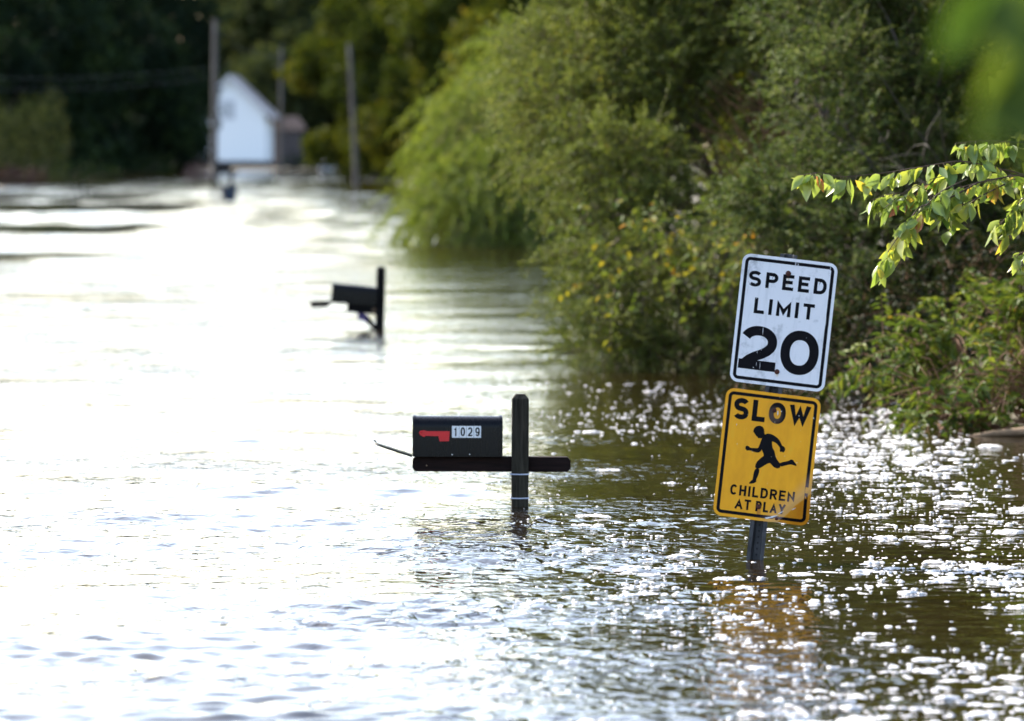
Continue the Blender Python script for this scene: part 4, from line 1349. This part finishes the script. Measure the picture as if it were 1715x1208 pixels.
grass_strip('grass_and_reflections', 'thin strip of grass breaking the water along the far road edge', -26.5, -9.6, 338, 342, 7000, .22, 1, .07)
grass_strip('grass_and_reflections', 'added dark blades standing in for a reflection band near the left edge, farther row', -14.5, -10.0, 142.5, 146, 2600, .14, 6, .03)
grass_strip('grass_and_reflections', 'added dark blades standing in for a reflection band near the left edge, nearer row', -12, -8.5, 106, 107.5, 900, .08, 3, .02)
grass_strip('grass_and_reflections', 'added greyish blades standing in for a reflection band between the far road edge and the dark rows', -20, -12.5, 188, 205, 1400, .10, 4, .03)

# ------------------------------------------------------------------ the house, its shed, the poles and wires
M['siding'] = plain('white_siding', (0.84, 0.85, 0.87), (0.88, 0.89, 0.90), 2, 0.55, stretch=(.2, .2, 6))
M['trim'] = plain('pale_trim', (0.60, 0.60, 0.66), (0.70, 0.70, 0.75), 3, 0.5)
M['shingle'] = plain('grey_shingle', (0.10, 0.10, 0.11), (0.20, 0.20, 0.21), 3, 0.85)
M['brick'] = plain('dark_foundation', (0.03, 0.028, 0.032), (0.07, 0.06, 0.06), 3, 0.85)
M['glass'] = plain('window_glass', (0.45, 0.47, 0.50), (0.55, 0.57, 0.60), 1, 0.15)
M['shed_wood'] = plain('brown_board', (0.05, 0.04, 0.04), (0.11, 0.085, 0.08), 3, 0.8, stretch=(4, 4, .4))
M['shed_roof'] = plain('tan_roof', (0.22, 0.14, 0.11), (0.34, 0.22, 0.17), 2, 0.8)
M['pole'] = plain('weathered_pole', (0.05, 0.043, 0.04), (0.10, 0.09, 0.085), 3, 0.85, stretch=(4, 4, .3))
M['wire'] = plain('wire', (0.04, 0.04, 0.045), (0.07, 0.07, 0.075), 1, 0.5)

def house():
    Y = 690.0; k = ppm(Y)
    cx = X(385, Y)
    zg = .33
    t = tag(empty('house', (cx, Y, zg), (0, 0, R(-3))), 'white gabled two-storey house beyond the flood, half hidden by dark trees', 'house')
    hw = 60 / k; ze = (284.6 - 187) / k - .33; zp = (284.6 - 130) / k - .33
    D = 10.0; zf = .75
    mb = MB()
    mb.prism([(-hw, zf), (hw, zf), (hw, ze), (0, zp), (-hw, ze)], 0, D, 'y')
    w = mb.build('wall', M['siding'], t)
    mb = MB(); mb.box(-hw + .1, hw - .1, .1, D - .1, -1.5, zf + .01); mb.build('foundation', M['brick'], t)
    s = (zp - ze) / hw; ov = 1.1
    mb = MB()
    for sg in (-1, 1):
        o = [(0, zp + .05), (sg * (hw + ov), ze - s * ov + .05), (sg * (hw + ov), ze - s * ov + .30), (0, zp + .33)]
        mb.prism(o, -.55, D + .5, 'y')
    rf = mb.build('roof', M['shingle'], t)
    mb = MB()
    for sg in (-1, 1):
        o = [(sg * .0, zp - .05), (sg * (hw + ov), ze - s * ov - .05), (sg * (hw + ov), ze - s * ov + .30), (0, zp + .33)]
        mb.prism(o, -.62, -.56, 'y')
    mb.build('rake_board', M['trim'], rf)
    for (x0, x1, z0, z1) in ((-.95, .55, zp - 5.0, zp - 2.9),):
        mb = MB()
        a = .14
        mb.box(x0 - a, x0, -.06, -.003, z0 - a, z1 + a); mb.box(x1, x1 + a, -.06, -.003, z0 - a, z1 + a)
        mb.box(x0, x1, -.058, -.003, z1, z1 + a); mb.box(x0, x1, -.058, -.003, z0 - a, z0)
        fr = mb.build('window', M['trim'], t)
        mb = MB(); mb.box(x0, x1, -.03, -.004, z0, z1); mb.build('pane', M['glass'], fr)
    mb = MB(); mb.box(-1.2, -.3, -2.2, .05, -.6, .1); mb.box(-1.2, -.3, -1.4, .06, .1, .45); mb.build('steps', M['brick'], t)

house()

def shed():
    Y = 700.0; k = ppm(Y)
    cx = X(480, Y)
    t = tag(empty('shed', (cx, Y, .3)), 'low brown shed with tan roof right of the white house', 'shed')
    mb = MB(); mb.box(-1.7, 1.7, 0, 5, -1, 4.6); mb.build('wall', M['shed_wood'], t)
    mb = MB(); mb.prism([(-2.2, 4.55), (2.3, 4.55), (2.0, 5.2), (1.2, 6.3), (-1.2, 6.1), (-2.0, 5.4)], -.4, 5.4, 'y'); mb.build('roof', M['shed_roof'], t)
    mb = MB(); mb.box(-.6, .5, -.05, -.003, .05, 2.1); d = mb.build('door', M['trim'], t)
    d.location = (0, 0, 0)
    d.data.materials[0] = M['shed_wood']
    mb = MB(); mb.box(-1.98, -1.3, -.9, 2.5, -.9, .9); mb.build('step_planter', M['shed_roof'], t)
shed()

def cabinet():
    Y = 520.0; c = at(547, 283, Y)
    z = max(float(ground_h(np.array(c.x), np.array(Y))), -.1)
    t = tag(empty('tank', (c.x, Y, .0)), 'pale grey tank lying at the far waterline left of the right utility pole', 'tank')
    mb = MB()
    pts = [(-.75, 0, .75), (-.7, 0, .75), (-.55, 0, .75), (.55, 0, .75), (.7, 0, .75), (.75, 0, .75)]
    mb.tube(pts, [.12, .35, .5, .5, .35, .12], 16); mb.build('vessel', M['trim'], t, smooth=True)
    for x in (-.4, .4):
        mb = MB(); mb.box(x - .06, x + .06, -.3, .3, -.9, .32); mb.build('leg', M['pole'], t)
cabinet()

def utility_pole(label, px_top, py_top, px_base, Y, r=.16):
    b = at(px_base, 300, Y); tp = at(px_top, py_top, Y)
    z0 = float(ground_h(np.array(b.x), np.array(Y)))
    t = tag(empty('utility_pole', (b.x, Y, 0)), label, 'utility pole', 'utility poles along the flooded road')
    mb = MB()
    top = Vector((tp.x - b.x, 0, tp.z))
    mb.tube([(0, 0, min(z0, 0) - .8), top * .33, top * .66, top], [r * 1.15, r * 1.05, r * .95, r * .8], 12)
    mb.build('pole', M['pole'], t, smooth=True)
    mb = MB(); mb.tube([top + Vector((0, -.17, -.7)), top + Vector((0, -.17, -.4))], .05, 10); mb.build('insulator', M['shingle'], t)
    return Vector((b.x, Y, 0)) + top
tops = [utility_pole('tall weathered utility pole in front of the white house', 360, 32, 359, 345, .17),
        utility_pole('faint grey utility pole behind the right eave of the white house', 471, 78, 470, 520, .15),
        utility_pole('tilted grey utility pole standing in the water between house and feathery shrub', 585, 72, 598, 328, .14)]

def wire(label, a, b, sag, r=.007):
    t = bpy.data.meshes
    mb = MB()
    pts = []
    for i in range(17):
        s = i / 16
        p = a.lerp(b, s); p.z -= sag * 4 * s * (1 - s); pts.append(tuple(p))
    mb.tube(pts, r, 5)
    o = mb.build('power_line', M['wire'], None, smooth=True)
    tag(o, label, 'power line', 'power lines')
wire('upper thin power line running left from the tall pole before the dark trees', tops[0] + Vector((0, 0, -2.9)), Vector((X(-200, 300), 300, 6.2)), .5)
wire('lower thin power line running left from the tall pole before the dark trees', tops[0] + Vector((0, 0, -3.5)), Vector((X(-200, 300), 300, 5.6)), .5)
wire('thin power line from the tall pole towards the faint pole behind the house', tops[0] + Vector((0, 0, -.5)), tops[1] + Vector((0, 0, -.5)), 1.0)

def log():
    c = at(1690, 740, 38.6)
    rg = np.random.default_rng(4)
    mb = MB()
    pts = [(c.x - .28, 38.7, -.01), (c.x - .1, 38.65, .02), (c.x + .1, 38.6, .035), (c.x + .4, 38.5, .05), (c.x + .9, 38.4, .10)]
    mb.tube(pts, [.012, .022, .032, .042, .05], 10)
    o = mb.build('driftwood_log', plain('bleached_log', (0.16, 0.10, 0.06), (0.30, 0.21, 0.13), 14, 0.8, stretch=(.6, 4, 4)), None, smooth=True)
    tag(o, 'pale bleached log floating at the right edge under the bank shrub', 'log')
log()

# ------------------------------------------------------------------ foam
def foam():
    rg = np.random.default_rng(19)
    cl = []
    # drifting clumps: denser on the right; bigger clumps rarer
    def dens(x, y):
        bank = np.interp(y, BANK_R[:, 0], BANK_R[:, 1])
        s = x - bank
        d = smoothstep(s, -4.4, -1.4) * .9 * (.28 + .62 * smoothstep(y, 37, 27) + .6 * smoothstep(y, 26, 19)) + .012
        n = np.sin(x * 3.1 + y * .25) + np.sin(x * 1.3 - y * .5 + 2) + np.sin(x * 5.3 + y * .4 + 1) * .6 + np.sin(y * .8 + .5 * np.sin(x * 2)) * .5
        return d * np.clip(.40 + .30 * n, .06, 1.2)
    N = 330000
    y = rg.uniform(17.5, 48, N); x = rg.uniform(-4.5, 4.5, N)
    keep = rg.uniform(0, 1, N) < dens(x, y) * .16
    for a, b in zip(x[keep], y[keep]):
        r = .0034 * math.exp(rg.exponential(.58))
        if r > .016 and rg.uniform() < .5: r *= .5
        if b > 38 and r > .012: r *= .5
        cl.append((a, b, min(r, .045)))
    # coarser flecks where the current slackens, close to the camera
    for k in range(2900):
        b = 18.3 + 8.5 * rg.uniform() ** 1.3
        a = 2.9 - abs(rg.normal(0, 1.25)) if rg.uniform() < .8 else rg.uniform(-1.2, 2.9)
        g = np.sin(a * 4.1 + b * .7) + np.sin(a * 2.3 - b * 1.1 + 1) + .8 * np.sin(a * 7.7 + b * .5 + 3)
        if rg.uniform() > .42 + .22 * g: continue
        cl.append((a, b, min(.0052 * math.exp(rg.exponential(.55)), .028)))
    # the thick raft under the bank beside the sign
    for k in range(620):
        px, py = rg.normal(1480, 85), rg.uniform(690, 800)
        if abs(px - 1480 - (py - 745) * .25) > 150: continue
        Yd = FPX * CAM_H / (py - 258)
        cl.append(((px - 857.5) * Yd / FPX, Yd, min(.006 * math.exp(rg.exponential(.55)), .03)))
    # a big fleck drags a few crumbs along
    ex = []
    for (a, b, r) in cl:
        if r > .012:
            for k in range(int(rg.integers(2, 7))):
                e = rg.normal(0, 1, 2) * r * 1.6
                ex.append((a + e[0] * 1.5, b + e[1], r * rg.uniform(.12, .45)))
    cl += ex
    C = np.array([(a, b) for a, b, r in cl]); S = np.array([r for a, b, r in cl])
    ok = C[:, 0] < np.interp(C[:, 1], BANK_R[:, 0], BANK_R[:, 1]) + .2
    C, S = C[ok], S[ok]
    VV, FF, off = [], [], 0
    for lo, hi, seg, rings in ((0, .007, 7, 2), (.007, .018, 12, 3), (.018, 1, 22, 6)):
        q = (S >= lo) & (S < hi)
        c, r = C[q], S[q]; n = len(c)
        th = np.arange(seg) / seg * 2 * math.pi
        rot = rg.uniform(0, 6.28, n)[:, None]
        out = 1 + .30 * np.sin(2 * th + rot) + .22 * np.sin(3 * th + 2.1 * rot) + .16 * np.sin(5 * th + 3.3 * rot) + rg.normal(0, .10, (n, seg))
        out = np.clip(out, .3, 1.9)
        el = rg.uniform(.8, 2.0, n)[:, None]
        hgt = r * rg.uniform(.28, .6, n) * np.where(r > .018, .5, np.where(r > .009, .75, 1))
        P = np.zeros((n, 1 + seg * rings, 3))
        P[:, 0, 2] = hgt * rg.uniform(.7, 1.1, n)
        for k in range(1, rings + 1):
            f = k / rings
            a = slice(1 + (k - 1) * seg, 1 + k * seg)
            P[:, a, 0] = out * np.cos(th) * f * (r[:, None]) * el
            P[:, a, 1] = out * np.sin(th) * f * (r[:, None])
            z = (1 - f ** 2.2) ** .6 * (1 + rg.normal(0, .30, (n, seg))) if k < rings else np.full((n, seg), -.25)
            P[:, a, 2] = hgt[:, None] * z
        wz = wave_field(c[None, :, 0], c[None, :, 1], c[None, :, 1] * .0017)[0]
        P += np.stack([c[:, 0], c[:, 1], wz], -1)[:, None]
        tri = []
        for k in range(seg):
            w = (k + 1) % seg
            tri.append((0, 1 + k, 1 + w))
            for j in range(rings - 1):
                o = 1 + j * seg
                tri += [(o + k, o + seg + k, o + seg + w), (o + k, o + seg + w, o + w)]
        m = 1 + seg * rings
        FF.append((np.array(tri)[None] + (off + np.arange(n) * m)[:, None, None]).reshape(-1, 3))
        VV.append(P.reshape(-1, 3)); off += n * m
    V = np.concatenate(VV); F = np.concatenate(FF)
    t = NT('foam')
    nn = t.noise(t.obj(), 160, 3)
    t.pr(t.ramp(nn, [(0.3, (0.62, 0.60, 0.60)), (0.7, (0.82, 0.82, 0.83))]), 0.7, 0, 0.3, t.bump(nn, .004))
    o = link('foam', np_mesh('foam', V, F, smooth=True), t.m)
    tag(o, 'white flecks and clumps of foam drifting on the brown flood water', 'foam', None, 'stuff')
foam()
